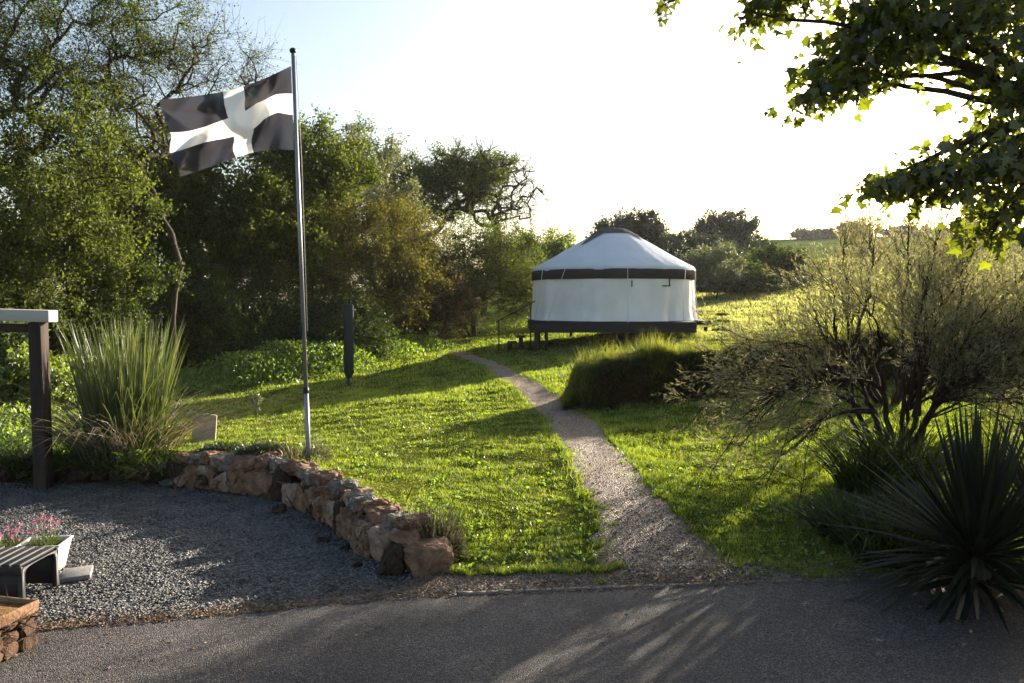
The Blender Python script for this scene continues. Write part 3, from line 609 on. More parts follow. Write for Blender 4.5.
# ------------------------------------------------------------------ yurt
YC = np.array([3.55, 28.2]); YZ = float(hgt(*YC)); DZ = 1.55; YR = 2.78; RH = -.08
ang = np.linspace(0, 2 * math.pi, 129)[:-1]
def yurt_surf(prof, ripple, n=128, seed=3):
    rr = np.random.default_rng(seed); a = np.linspace(0, 2 * math.pi, n + 1)[:-1]; rows = []
    ph = rr.uniform(0, 6.28, 6)
    for (rad, z, rip) in prof:
        w = sum(np.sin(k_ * a + ph[q] + .25 * z * (q - 2)) / (q + 1.5) for q, k_ in enumerate((9, 17, 26, 38, 49, 5))) * ripple * rip
        rows.append(np.stack([(rad + w) * np.cos(a), (rad + w) * np.sin(a), np.full(n, z)], 1))
    m = len(prof); V = np.vstack(rows); i = np.arange(m - 1)[:, None] * n; j = np.arange(n)[None]; j2 = (j + 1) % n
    return V, np.stack([i + j, i + j2, i + n + j2, i + n + j], -1).reshape(-1, 4)
yurt = empty('yurt', (YC[0], YC[1], DZ), 'round white canvas yurt with a brown eaves band on its raised deck', 'yurt')
V, Q = yurt_surf([(YR + .11, .02, 2.4), (YR + .06, .12, 2.0), (YR + .03, .35, 1.5), (YR + .02, .65, 1.1), (YR + .01, .95, .9), (YR, 1.3, .7), (YR, 1.6, .35), (YR, 1.78, .2)], .055)
link('wall', mesh_np('wall', V, Q=Q, smooth=True), M['canvas'], yurt)
V, Q = yurt_surf([(YR + .055, 1.67, .5), (YR + .062, 1.74, .4), (YR + .0, 1.83, .2), (2.1, 2.19, .5), (1.4, 2.60, .5), (.8, 2.95, .3), (.45, 3.12, .1), (.2, 3.16, 0), (.02, 3.17, 0)], .03)
link('roof', mesh_np('roof', V, Q=Q, smooth=True), M['canvas_roof'], yurt)
V, Q = yurt_surf([(YR + .035, 1.38, .8), (YR + .06, 1.395, .6), (YR + .075, 1.55, .3), (YR + .07, 1.69, .2), (YR + .05, 1.705, .2)], .018, seed=5)
link('eaves_band', mesh_np('eaves_band', V, Q=Q, smooth=True), M['band'], yurt)
V, Q = yurt_surf([(.76, 2.995, .3), (.62, 3.09, .3), (.43, 3.175, .2), (.2, 3.215, .1), (.02, 3.225, 0)], .03, 64)
link('crown_cover', mesh_np('crown_cover', V, Q=Q, smooth=True), M['cap'], yurt)
def roof_r2z(r_): return np.interp(r_, [.02, .45, .8, 1.4, 2.1, YR], [3.17, 3.12, 2.95, 2.60, 2.19, 1.83])
for a0, r1 in ((R(218), 1.55), (R(325), 1.2), (R(100), 1.4)):   # pointed flaps of the crown cover
    mb = MB(); rs = np.linspace(.6, r1, 8); ws = np.linspace(.34, .01, 8)
    V = []
    for r_, w_ in zip(rs, ws):
        for s in (-1, 0, 1):
            a = a0 + s * w_ / r_ ; V.append([r_ * math.cos(a), r_ * math.sin(a), roof_r2z(r_) + .035])
    i = np.arange(7)[:, None] * 3; j = np.arange(2)[None]
    mb.add(V, Q=np.stack([i + j, i + j + 3, i + j + 4, i + j + 1], -1).reshape(-1, 4)).build('cover_flap', M['cap'], yurt)
def surf_pt(a, r_, z): return (r_ * math.cos(a), r_ * math.sin(a), z)
for a0, a1 in ((R(231), R(218)), (R(209), R(203)), (R(272), R(272)), (R(318), R(312)), (R(335), R(333))):
    MB().tube([surf_pt(a0, YR + .10, 1.76), surf_pt((a0 + a1) / 2, YR + .13, 1.0), surf_pt(a1, YR + .24, -.02)], .009, 5).build('guy_rope', M['rope'], yurt)
a = R(301); mb = MB()
for q in range(6):
    aa = a + (q - 2.5) * .012
mb.box(surf_pt(R(300), YR + .05, 1.16), (.30, .05, .03), rz=R(30)); mb.box(surf_pt(R(302.5), YR + .05, 1.28), (.03, .03, .28), rz=R(32))
mb.build('stove_vent', M['band'], yurt)
MB().box(surf_pt(R(275), YR + .045, 1.22), (.03, .03, .2), rz=R(5)).build('toggle', M['band'], yurt)

deck = empty('yurt_deck', (YC[0] + .1, YC[1] - .05, YZ), 'black edged raised timber deck carrying the yurt', 'deck')
dz = DZ - YZ
MB().box((-.415, .05, dz - .02), (5.27, 5.6, .04)).build('platform', M['deck_black'], deck)
mb = MB()
for s_ in (-1, 1): mb.box((-.415, .05 + s_ * 2.775, dz - .19), (5.27, .05, .296)); mb.box((-.415 + s_ * 2.61, .05, dz - .19), (.05, 5.5, .296))
mb.build('fascia', M['deck_black'], deck, bevel=.01)
MB().box((2.63, .55, dz - .07), (.80, 3.6, .13)).build('side_step', M['deck_black'], deck)
for lx, ly in ((-2.88, -2.55), (-2.55, -2.5), (-2.75, -1.2), (-2.7, .6), (-.3, -2.5), (0, -2.2), (.3, -1.8), (.62, -2.45), (1.4, -2.3), (2.0, -2.5), (2.9, -1.1), (2.9, 1.2), (0, 2.6), (-1.4, 2.3), (1.5, 2.4)):
    zg = float(hgt(YC[0] + .1 + lx, YC[1] - .05 + ly)) - YZ
    MB().box((lx, ly, (dz - .2 + zg - .1) / 2), (.11, .11, dz - .2 - zg + .1)).build('leg', M['timber_dark'], deck)

sx, sy = .42, 27.2; sg = float(hgt(sx, sy)); st = empty('wooden_steps', (sx, sy, sg), 'dark wooden steps with a slanting handrail at the left of the yurt deck', 'steps')
for q in range(2): MB().box((-.42 + .3 * q, 0, .22 + .2 * q), (.32, .9, .05)).build('tread', M['timber_dark'], st)
for s_ in (-1, 1):
    MB().box((-.5, s_ * .36, .1), (.16, .09, .24)).build('leg', M['timber_dark'], st); MB().box((-.12, s_ * .36, .2), (.14, .09, .44)).build('leg', M['timber_dark'], st)
for px_, zt in ((-.86, 1.0), (.2, 1.55)):
    MB().box((px_, -.5, zt / 2 - .05), (.045, .045, zt + .1)).build('rail_post', M['timber_dark'], st)
MB().bar((-.95, -.5, .92), (.34, -.5, 1.62), .035, .045).build('handrail', M['timber_dark'], st)

# ------------------------------------------------------------------ flagpole and flag
PB = at(309, 471, 9.25); PB[2] = float(hgt(PB[0], PB[1])); PT = at(293, 52, 9.25)
ax = PT - PB; PLEN = float(np.linalg.norm(ax)); ax = ax / PLEN
pole = empty('flagpole', PB, 'slender grey metal flagpole standing behind the rock wall', 'flagpole')
J = ax * PLEN * .185
MB().tube([ax * -.2, J], .027, 14).build('lower_pole', M['steel'], pole, smooth=True)
MB().tube([J - ax * .02, ax * PLEN], [.0235, .0215], 14).build('upper_pole', M['steel'], pole, smooth=True)
MB().tube([J - ax * .035, J + ax * .035], .033, 14).build('clamp', M['black_steel'], pole)
mb = MB(); th = np.linspace(0, math.pi, 9); mb.lathe(np.stack([.04 * np.sin(th) + 1e-4, -.034 * np.cos(th)], 1), 14, ax * (PLEN + .015)); mb.build('finial', M['black_steel'], pole, smooth=True)
MB().box(ax * PLEN * .33 + np.array([-.035, -.02, 0]), (.03, .03, .13)).build('cleat', M['black_steel'], pole)
HT = ax * (PLEN - .14)
MB().tube([HT + np.array([.03, .01, .1]), ax * PLEN * .75 + np.array([.05, .01, 0]), ax * PLEN * .33 + np.array([.045, 0, 0])], .0045, 5).build('halyard', M['rope'], pole)

def flag_mat():
    m, nt, out = new_mat('flag_cloth'); L = nt.links
    uv = N(nt, 'ShaderNodeAttribute', attribute_name='cloth'); sep = N(nt, 'ShaderNodeSeparateXYZ'); L.new(uv.outputs['Vector'], sep.inputs[0])
    def band(sock, c, w):
        a = N(nt, 'ShaderNodeMath', operation='COMPARE'); L.new(sock, a.inputs[0]); a.inputs[1].default_value = c; a.inputs[2].default_value = w; return a.outputs[0]
    mx = N(nt, 'ShaderNodeMath', operation='MAXIMUM'); L.new(band(sep.outputs[0], .5, .075), mx.inputs[0]); L.new(band(sep.outputs[1], .5, .125), mx.inputs[1])
    col = mixc(nt, mx.outputs[0], (.030, .030, .038), (.82, .82, .82))
    df = N(nt, 'ShaderNodeBsdfDiffuse'); tr = N(nt, 'ShaderNodeBsdfTranslucent'); gl = N(nt, 'ShaderNodeBsdfGlossy', Roughness=.45)
    L.new(col, df.inputs[0]); L.new(col, tr.inputs[0])
    a = N(nt, 'ShaderNodeMixShader'); a.inputs[0].default_value = .45; L.new(df.outputs[0], a.inputs[1]); L.new(tr.outputs[0], a.inputs[2])
    b = N(nt, 'ShaderNodeMixShader'); b.inputs[0].default_value = .06; L.new(a.outputs[0], b.inputs[1]); L.new(gl.outputs[0], b.inputs[2])
    L.new(b.outputs[0], out.inputs[0]); return m
# outline of the blown flag, hoist to fly, as top and bottom edges in metres from the hoist's top
nu, nv = 90, 54
us = np.linspace(0, 1, nu); vs = np.linspace(0, 1, nv)
topx = np.interp(us, [0, .25, .5, .75, 1], [291, 264, 234, 197, 159]); topy = np.interp(us, [0, .25, .5, .75, 1], [66, 79, 90, 96, 100])
botx = np.interp(us, [0, .25, .5, .75, 1], [294, 271, 246, 213, 180]); boty = np.interp(us, [0, .25, .5, .75, 1], [150, 149, 154, 166, 177])
sm = lambda q: np.convolve(np.pad(q, 8, 'reflect', reflect_type='odd'), np.ones(17) / 17, 'valid')
topx, topy, botx, boty = map(sm, (topx, topy, botx, boty))
V = np.zeros((nu, nv, 3)); UV = np.zeros((nu, nv, 3))
for i_, u in enumerate(us):
    for j_, v in enumerate(vs):
        py = topy[i_] * (1 - v) + boty[i_] * v + float(np.interp(u, [0, .15, .32, .5, .65, .8, 1], [-4, -8, -7, 3, 5, 4, 3])) * math.sin(math.pi * v); px = topx[i_] * (1 - v) + botx[i_] * v
        g_ = min(1, 4 * u)
        tri = lambda q: abs(((q / math.pi) % 2) - 1) ** 1.5
        dep = 9.25 + (.15 * math.sin(7.5 * u + 1.6 * v) + .10 * math.sin(13 * u - 4.2 * v + 1) + .26 * tri(7.2 * u - 5.5 * v + .6) + .17 * tri(11 * u + 6 * v + 1) + .12 * tri(5 * u + 12 * v) * u + .04 * math.sin(26 * u - 9 * v)) * g_ - .25 * u
        px += g_ * (2.6 * math.sin(9 * v + 5 * u) + 2.0 * tri(14 * v - 6 * u)) * math.sin(math.pi * min(1, max(0, v)) ) ; py += g_ * 2.2 * math.sin(11 * u - 5 * v) * math.sin(math.pi * v)
        V[i_, j_] = at(px, py, dep) - PB; UV[i_, j_] = (u, 1 - v, 0)
i = np.arange(nu - 1)[:, None] * nv; j = np.arange(nv - 1)[None]
Q = np.stack([i + j, i + j + nv, i + j + nv + 1, i + j + 1], -1).reshape(-1, 4)
me = mesh_np('flag', V.reshape(-1, 3), Q=Q, smooth=True)
at_ = me.attributes.new('cloth', 'FLOAT_VECTOR', 'POINT'); at_.data.foreach_set('vector', UV.reshape(-1).astype(np.float32))
fl = link('flag', me, flag_mat()); fl.location = PB
fl['label'] = 'black flag with a white cross flying from the flagpole'; fl['category'] = 'flag'

# ------------------------------------------------------------------ dark post on the lawn, upright slab
g = ground(349, 386); Yp = g[1]; topz = at(349, 304, Yp)[2] - g[2]
post = empty('post', g, 'dark green square post on a narrow foot standing in the shaded lawn', 'post')
s = Yp / F
mb = MB(); w = 8.5 * s / 2
V = [[sx_ * w * k_, sy_ * w * k_, z_] for z_, k_ in ((topz * .10, .55), (topz * .17, 1), (topz - .04, 1.0), (topz, .8)) for sx_, sy_ in ((-1, -1), (1, -1), (1, 1), (-1, 1))]
V = np.array(V); Q = [(3, 2, 1, 0), (12, 13, 14, 15)] + [(q * 4 + a, q * 4 + (a + 1) % 4, q * 4 + 4 + (a + 1) % 4, q * 4 + 4 + a) for q in range(3) for a in range(4)]
mb.add(V @ np.array(Matrix.Rotation(R(24), 3, 'Z')).T, Q=Q).build('shaft', M['post_green'], post, bevel=.012)
MB().tube([(0, 0, -.2), (0, 0, topz * .12)], .045, 8).build('foot', M['black_steel'], post)
g = ground(203, 441); mb = MB(); s = g[1] / F
V = np.array([[-.12, 0, -.1], [.12, 0, -.1], [.125, 0, .27], [.02, 0, .285], [-.11, 0, .26]]); V = V * [1.0, 1, 1] * (27 * s / .28); V = np.vstack([V, V + [0, .06, 0]])
mb.add(V, Q=[(0, 1, 6, 5), (1, 2, 7, 6), (2, 3, 8, 7), (3, 4, 9, 8), (4, 0, 5, 9)], T=[(0, 2, 1), (0, 3, 2), (0, 4, 3), (5, 6, 7), (5, 7, 8), (5, 8, 9)])
o = mb.build('stone_slab', M['slab'], bevel=.01, label='pinkish flat stone slab standing upright in the grass beside the reeds', category='slab'); o.location = g; o.rotation_euler = (R(-4), R(3), R(12))

# ------------------------------------------------------------------ pergola
g = at(44, 488, 9.45); pg = empty('pergola', (g[0], g[1], 0), 'timber pergola with a pale beam on a dark post at the left edge', 'pergola')
ptop = at(38, 322, 9.45); dx = ptop[0] - g[0]
MB().bar((0, 0, -.1), (dx, 0, ptop[2]), .17, .15).build('post', M['timber_dark'], pg, bevel=.008)
bl = at(52, 318, 9.4)
MB().box((bl[0] - g[0] - 1.6, -.02, ptop[2] + .02 + .09), (3.2, .20, .14), ry=R(1.5)).build('beam', M['timber_pale'], pg, bevel=.008)
MB().box((bl[0] - g[0] - 1.75, .02, ptop[2] - .035), (2.95, .10, .10), ry=R(1.5)).build('cross_rail', M['timber_dark'], pg, bevel=.006)

# ------------------------------------------------------------------ rock wall
wall = empty('rock_wall', (-1.6, 7.66, 0), 'low curved wall of rough reddish rocks holding back the lawn', 'wall')
WO = np.array([-1.6, 7.66, 0])
def rock(c, size, mat, seed, rz=0.0, npts=18):
    r = np.random.default_rng(seed); bm = bmesh.new()
    p = rand_unit(r, npts); p = np.sign(p) * np.abs(p) ** .48; p *= (1 + r.normal(0, .09, (npts, 1)))
    p = p * np.array(size) / 2; p = p @ np.array(Matrix.Rotation(rz, 3, 'Z') @ Matrix.Rotation(r.normal(0, .12), 3, 'X') @ Matrix.Rotation(r.normal(0, .15), 3, 'Y')).T
    vs_ = [bm.verts.new(q) for q in p]; res = bmesh.ops.convex_hull(bm, input=vs_)
    bmesh.ops.delete(bm, geom=list({e for e in res['geom_interior'] + res['geom_unused'] if isinstance(e, bmesh.types.BMVert)}), context='VERTS')
    bmesh.ops.bevel(bm, geom=bm.edges[:], offset=min(size) * .05, segments=2, affect='EDGES', profile=.6)
    bmesh.ops.subdivide_edges(bm, edges=[e for e in bm.edges if e.calc_length() > min(size) * .25], cuts=3, use_grid_fill=True)
    bmesh.ops.triangulate(bm, faces=bm.faces[:])
    for v in bm.verts:
        n_ = math.sin(v.co.x * 31 + seed) * math.sin(v.co.y * 27 + 2 * seed) * math.sin(v.co.z * 35 + seed * .7)
        n2 = abs(math.sin(v.co.x * 13 + v.co.z * 17 + seed * 3)) * abs(math.sin(v.co.z * 15 - v.co.y * 19 + seed)); v.co += v.co.normalized() * (n_ * .016 - .022 * (1 - n2) ** 6) + Vector(r.normal(0, .004, 3))
    me = bpy.data.meshes.new('stone'); bm.to_mesh(me); bm.free()
    o = link('stone', me, mat, wall); o.location = np.array(c) - WO; return o
def rock_px(x0, y0, x1, y1, mat, seed, dep=.42, lift=None, back=.0, grow=1.16):
    """a stone filling the pixel box; its foot stands on the yard unless lift says at which distance it lies"""
    Y = (EYE * F / (y1 - HOR)) if lift is None else lift
    Y += back; s = Y / F; c = at((x0 + x1) / 2, (y0 + y1) / 2, Y)
    c[1] += dep * .4
    rock(c, ((x1 - x0) * s * grow, dep, (y1 - y0) * s * grow), mat, seed, 0)
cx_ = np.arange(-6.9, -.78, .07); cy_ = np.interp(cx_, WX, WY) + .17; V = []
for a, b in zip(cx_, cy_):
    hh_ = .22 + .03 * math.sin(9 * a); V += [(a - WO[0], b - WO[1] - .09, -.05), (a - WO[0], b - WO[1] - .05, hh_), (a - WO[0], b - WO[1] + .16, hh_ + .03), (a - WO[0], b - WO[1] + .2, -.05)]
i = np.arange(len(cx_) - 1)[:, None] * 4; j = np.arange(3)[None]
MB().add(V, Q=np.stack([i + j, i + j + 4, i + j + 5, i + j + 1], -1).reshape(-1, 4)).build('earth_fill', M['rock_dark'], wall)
rk, rg, rd_, rk_pale = M['rock'], M['rock_grey'], M['rock_dark'], M['rock_pale']
base_rocks = [(150, 458, 190, 488, rg), (378, 548, 403, 581, rd_), (399, 545, 450, 583, rk)]
for q, (x0, y0, x1, y1, m_) in enumerate(base_rocks): rock_px(x0, y0, x1, y1, m_, 300 + q)
top_rocks = [(384, 536, 408, 557, rk, 6.85), (408, 536, 438, 550, rk, 6.85), (374, 510, 394, 526, rg, 7.1), (437, 548, 452, 580, rk, 6.65)]
for q, (x0, y0, x1, y1, m_, Yq) in enumerate(top_rocks): rock_px(x0, y0, x1, y1, m_, 330 + q, dep=.3, lift=Yq)
r = np.random.default_rng(77)
cxx = np.linspace(-4.15, -.86, 400); cyy = np.interp(cxx, WX, WY); arc = np.concatenate([[0], np.cumsum(np.hypot(np.diff(cxx), np.diff(cyy)))])
def on_curve(s_):
    x_ = np.interp(s_, arc, cxx); y_ = np.interp(s_, arc, cyy); e = .08
    return x_, y_, math.atan2(np.interp(s_ + e, arc, cyy) - np.interp(s_ - e, arc, cyy), np.interp(s_ + e, arc, cxx) - np.interp(s_ - e, arc, cxx))
pos = 0.0; q = 0
while pos < arc[-1] - .05:      # upright stones of the first course, tightly packed
    w_ = r.uniform(.17, .33); h_ = r.uniform(.26, .38); x_, y_, a_ = on_curve(pos + w_ / 2)
    rock((x_, y_ + .04, h_ * .42), (w_ * 1.22, .34, h_ * 1.1), [rk, rk, rk, rk_pale, rk][q % 5] if q % 7 else rd_, 440 + q, a_, 22); pos += w_ * .95; q += 1
pos = .1; q = 0
while pos < arc[-1] - .05:      # flat stones of the second course, set back a little
    w_ = r.uniform(.16, .34); h_ = r.uniform(.10, .17); x_, y_, a_ = on_curve(pos + w_ / 2)
    rock((x_ + .05 * math.sin(a_) * -1, y_ + .12, .335 + r.uniform(-.025, .035)), (w_ * 1.2, .32, h_ * 1.15), [rk, rg, rk, rk_pale, rg, rk][q % 6], 480 + q, a_ + r.normal(0, .15), 20); pos += w_ * .9; q += 1
pos = .12
for q in range(20):             # small wedges in the joints
    x_, y_, a_ = on_curve(r.uniform(0, arc[-1])); s_ = r.uniform(.09, .14)
    rock((x_ - .02, y_ - .08, r.uniform(.04, .3)), (s_ * 1.3, s_ * 1.2, s_), [rk, rk_pale, rd_][q % 3], 520 + q, a_)
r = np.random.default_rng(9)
for q, xq in enumerate(np.linspace(-6.9, -4.3, 12)):  # far end of the wall, its deep shade put into darker stone
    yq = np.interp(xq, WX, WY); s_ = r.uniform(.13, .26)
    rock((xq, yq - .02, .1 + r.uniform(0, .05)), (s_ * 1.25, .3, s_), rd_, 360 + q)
for q, (x, y, s_) in enumerate([(-1.75, 7.35, .1), (-2.45, 8.35, .12), (-1.5, 7.1, .07), (-2.3, 8.5, .11), (-1.28, 6.6, .07)]): rock((x, y, s_ * .3), (s_ * 1.3, s_, s_ * .8), rd_, 380 + q)

# ------------------------------------------------------------------ plants of the wall and border
def tuft(name, label, cat, base, n, h, w, mat, seed, lean=.4, rad=.2, seg=4, curve=.5, part='leaves', parent=None, group=None):
    r = np.random.default_rng(seed); root = parent or empty(name, base, label, cat, group)
    a = r.uniform(0, 6.28, n); q = np.sqrt(r.uniform(0, 1, n)) * rad; P = np.stack([q * np.cos(a), q * np.sin(a), 0 * q - .02], 1)
    D = np.stack([np.cos(a), np.sin(a), 0 * a], 1) * (q / rad)[:, None] * lean
    V, T, Q = blades(r, P, h, w, lean * .5, D=D, seg=seg, curve=curve); MB().add(V, T, Q).build(part, mat, root); return root
g = np.array([-4.92, 10.15, 0]); g[2] = float(hgt(g[0], g[1])) - .05
rd = tuft('reed_clump', 'tall clump of upright sunlit reed leaves beside the pergola post', 'plant', g, 800, 1.62, .017, M['leaf_reed'], 401, .15, .42, 5, .3)
tuft('', '', '', None, 130, 1.35, .016, M['leaf_reed'], 405, .55, .45, 5, .8, 'bent_leaves', rd)
tuft('', '', '', None, 420, .95, .014, M['leaf_dry'], 402, .95, .6, 5, .9, 'dry_leaves', rd)
tuft('', '', '', None, 260, .8, .02, M['heather'], 403, .7, .62, 4, .7, 'low_leaves', rd)
g = ground(135, 478); g = np.array([-4.62, 9.62, .14])
fern = empty('fern', g, 'small bright green fern at the foot of the reed clump', 'plant'); r = np.random.default_rng(404); mb = MB(); P = []; D = []
for q in range(26):
    a = r.uniform(0, 6.28); d = np.array([math.cos(a) * .55, math.sin(a) * .55, 1.]); L = r.uniform(.28, .5)
    tt = np.linspace(.1, 1, 22); c = d[None] * tt[:, None] * L - np.array([[0, 0, .25]]) * tt[:, None] ** 3 * L
    side = np.array([-math.sin(a), math.cos(a), .2]); mb.tube(c[::5], .003, 4)
    for s in (-1, 1): P.append(c); D.append(np.tile(side * s, (22, 1)) + .3 * d)
mb.build('stalks', M['leaf_fern'], fern)
V, T = leaf_cards(r, np.vstack(P), .065, .35, D=2.5 * np.vstack(D)); link('fronds', mesh_np('fronds', V, T), M['leaf_fern'], fern)

def cushion(name, label, base, rx_, ry_, h, mat, seed, n=3500, leaf=.03, spikes=0, spike_mat=None):
    r = np.random.default_rng(seed); root = empty(name, base, label, 'plant')
    u = rand_unit(r, n); u[:, 2] = np.abs(u[:, 2]); u *= r.uniform(.3, 1, (n, 1)) ** .5; p = u * np.array([rx_, ry_, h]) + r.normal(0, .015, (n, 3))
    V, T = leaf_cards(r, p, leaf, .3, D=u * 1.5 + np.array([[0, 0, .6]])); link('foliage', mesh_np('foliage', V, T), mat, root)
    if spikes:
        u = rand_unit(r, spikes); u[:, 2] = np.abs(u[:, 2]); b = u * np.array([rx_, ry_, h]) * .85
        V, T, Q = blades(r, b, .17, .009, .22, D=.35 * u, seg=3, curve=.2); MB().add(V, T, Q).build('flower_spikes', spike_mat, root)
    return root
cushion('lavender', 'lavender bush with upright dry spikes behind the end of the rock wall', np.array([-.72, 6.78, .06]), .33, .24, .30, M['lavender'], 410, 5200, .035, 420, M['lavender'])
cushion('heather', 'low dark green heather draped over the top of the rock wall', np.array([-2.95, 9.5, .36]), .42, .16, .17, M['heather'], 411, 4000, .03)
cushion('thyme', 'thin grey green plant around the foot of the flagpole', np.array([-2.3, 9.32, .36]), .2, .14, .17, M['lavender'], 412, 900, .03, 60, M['lavender'])
for q, (x, n_, h_) in enumerate([(-6.1, 300, .5), (-5.75, 260, .42), (-5.1, 320, .5), (-4.7, 300, .45), (-4.25, 260, .35)]):
    tuft('border_tuft', ['dark leafy tuft on the stones left of the pergola post', 'small dark tuft touching the pergola post', 'dark tuft on the stones just right of the pergola post', 'dark tuft hanging over the stones below the reed clump', 'dark tuft at the foot of the grey boulder'][q], 'plant', np.array([x, float(np.interp(x, WX, WY)) + .12, .12]), n_, h_, .016, M['weed_dark'], 540 + q, 1.0, .26, 4, .8, group='tufts along the shaded wall')  # dark leaf colour stands in for the deep shade along this stretch
cushion('sedum', 'dark low plant on the far end of the rock wall', np.array([-3.6, 9.85, .3]), .34, .2, .16, M['heather'], 413, 2500, .035)
tuft('dry_tuft', 'pale dry grass tuft on the rock wall left of the flagpole', 'plant', np.array([-2.6, 9.4, .38]), 60, .2, .008, M['leaf_dry'], 414, .4, .1, 3)
g = ground(256, 420); r = np.random.default_rng(415)
yp = empty('young_plant', g, 'spindly pale leaved seedling alone in the shaded lawn', 'plant'); mb = MB(); P = []
for q in range(5):
    a = r.uniform(0, 6.28); tip = np.array([.14 * math.cos(a), .14 * math.sin(a), r.uniform(.28, .52)]); mb.tube([(0, 0, 0), tip * [.3, .3, .5], tip], [.006, .005, .003], 5); P += [tip * k_ for k_ in (.6, .75, .85, .95, 1)]
mb.build('stems', M['leaf_pale'], yp); V, T = leaf_cards(r, np.repeat(np.array(P), 3, 0), .09, .4); link('leaves', mesh_np('leaves', V, T), M['leaf_pale'], yp)

# small conifer beside the deck
g = onground(722, 17.0); cf = empty('sapling_conifer', g, 'small thin conifer with flat tiers of branches right of the deck', 'tree'); r = np.random.default_rng(420)
Ht = 1.5; mbt = MB().tube([(0, 0, -.05), (0, 0, Ht * .5), (.01, 0, Ht)], [.02, .014, .005], 6); P = []; D = []
for z in (.2, .42, .64, .86, 1.08, 1.26, 1.4):
    L = .5 * (1 - z / 1.75)
    for q in range(7):
        a = q * .9 + z * 5 + r.normal(0, .15); d = np.array([math.cos(a), math.sin(a), -.08]); mbt.tube([(0, 0, z), d * L * .6 + [0, 0, z], d * L + [0, 0, z + .02]], [.006, .004, .002], 4)
        tt = r.uniform(.15, 1, 46)[:, None]; P.append(d * L * tt + [0, 0, z] + r.normal(0, .02, (46, 3)) * [1, 1, .5]); D.append(np.tile(d, (46, 1)))
mbt.build('trunk', M['bark'], cf); V, T = leaf_cards(r, np.vstack(P), .05, .28, D=np.vstack(D)); link('needles', mesh_np('needles', V, T), M['leaf_dark'], cf)

# ------------------------------------------------------------------ feathery tamarisk bush on the right
def tamarisk(name, label, base, stems, seed, part_leaf=.034, dens=1.0, group=None, hubscale=1.0):
    r = np.random.default_rng(seed); base = np.array(base, float); root = empty(name, base, label, 'bush', group)
    mbt = MB(); LP = []; LD = []
    hubs = []
    for q in range(10):         # a handful of leaning trunks carry all the stems
        a = .63 * q + r.normal(0, .3); h_ = np.array([.50 * math.cos(a) - .16, .36 * math.sin(a), r.uniform(.45, .95)]) * hubscale; b_ = np.array([.12 * math.cos(a), .12 * math.sin(a), -.06]); hubs.append(h_)
        tq = np.linspace(0, 1, 7)[:, None]; mbt.tube(b_ + (h_ - b_) * tq + np.array([[.05, 0, 0]]) * np.sin(math.pi * tq) * r.normal() + r.normal(0, .018, (7, 3)), np.linspace(.040, .024, 7) * hubscale, 7, False)
    for tip, sag, rad0 in stems:
        tip = np.array(tip, float); p0 = min(hubs, key=lambda q: np.linalg.norm((q - tip)[:2]) + r.uniform(0, .35)) + r.normal(0, .02, 3); L = np.linalg.norm(tip - p0)
        m = 18; tt = np.linspace(0, 1, m)[:, None]
        c = p0 + (tip - p0) * tt + np.array([[0, 0, sag * L]]) * 4 * tt * (1 - tt) + np.cumsum(r.normal(0, .017 * L, (m, 3)), 0) * tt
        mbt.tube(c, np.linspace(rad0 * .8, .0040, m), 6, False)
        nsub = int(L * (8 if base[0] + tip[0] < 2.9 else 12 if base[0] + tip[0] < 3.8 else 15))
        for q in range(nsub):
            f = r.uniform(.18, 1.0); k_ = f * (m - 1); i0 = min(int(k_), m - 2); s0 = c[i0] + (c[i0 + 1] - c[i0]) * (k_ - i0)
            dd = c[i0 + 1] - c[i0]; dd /= np.linalg.norm(dd); d = dd * .7 + rand_unit(r, 1)[0] * .65 + np.array([-.18, -.05, .40]); d /= np.linalg.norm(d); l2 = r.uniform(.35, .95) * (1.1 - .5 * f)
            t2 = np.linspace(0, 1, 7)[:, None]; c2 = s0 + d * l2 * t2 + np.array([[0, 0, -.10 * l2]]) * t2 ** 2 + np.cumsum(r.normal(0, .012, (7, 3)), 0)
            mbt.tube(c2, np.linspace(.005, .0018, 7), 4, False)
            for w in range(int(8 * dens)):
                f3 = r.uniform(.1, 1) ** .6 * 5.99; i3 = int(f3); s3 = c2[i3] + (c2[i3 + 1] - c2[i3]) * (f3 - i3); d3 = d + .7 * rand_unit(r, 1)[0]; d3 /= np.linalg.norm(d3); l3 = r.uniform(.10, .28)
                nn = int(10 * dens); t3 = r.uniform(0, 1, (nn, 1)) ** .6; LP.append(s3 + d3 * l3 * t3 + r.normal(0, .007, (nn, 3))); LD.append(np.tile(d3, (nn, 1)))
    mbt.build('branches', M['bark_red'], root, smooth=True)
    P = np.vstack(LP); D = np.vstack(LD); ok = P[:, 2] > .03
    V, T = leaf_cards(r, P[ok], part_leaf * 1.3, .17, D=1.6 * D[ok], fold=.05); link('foliage', mesh_np('foliage', V, T), M['leaf_tamarisk'], root); return root
r = np.random.default_rng(500); TB = onground(905, 9.2); stems = []
for px, py, Y in [(700, 385, 9.2), (720, 430, 8.6), (800, 292, 9.8), (828, 272, 9.2), (850, 245, 9.6), (880, 235, 9.3), (905, 232, 9.7), (940, 240, 9.2), (975, 250, 9.6), (1010, 245, 9.3), (1050, 260, 9.6), (1090, 300, 9.2),
                  (755, 400, 8.4), (780, 455, 8.2), (820, 330, 8.5), (870, 300, 8.4), (920, 290, 8.3), (960, 300, 8.5), (1000, 310, 8.4), (1040, 340, 8.5), (840, 290, 10.4), (900, 270, 10.6), (960, 260, 10.6), (1020, 280, 10.4), (760, 350, 10.4), (1080, 360, 8.8),
                  (715, 365, 8.9), (745, 420, 9.4), (800, 400, 8.0), (990, 380, 8.3), (1045, 400, 8.2), (740, 470, 8.9)]:
    stems.append((at(px, py, Y) - TB, r.uniform(.06, .16), r.uniform(.016, .034)))
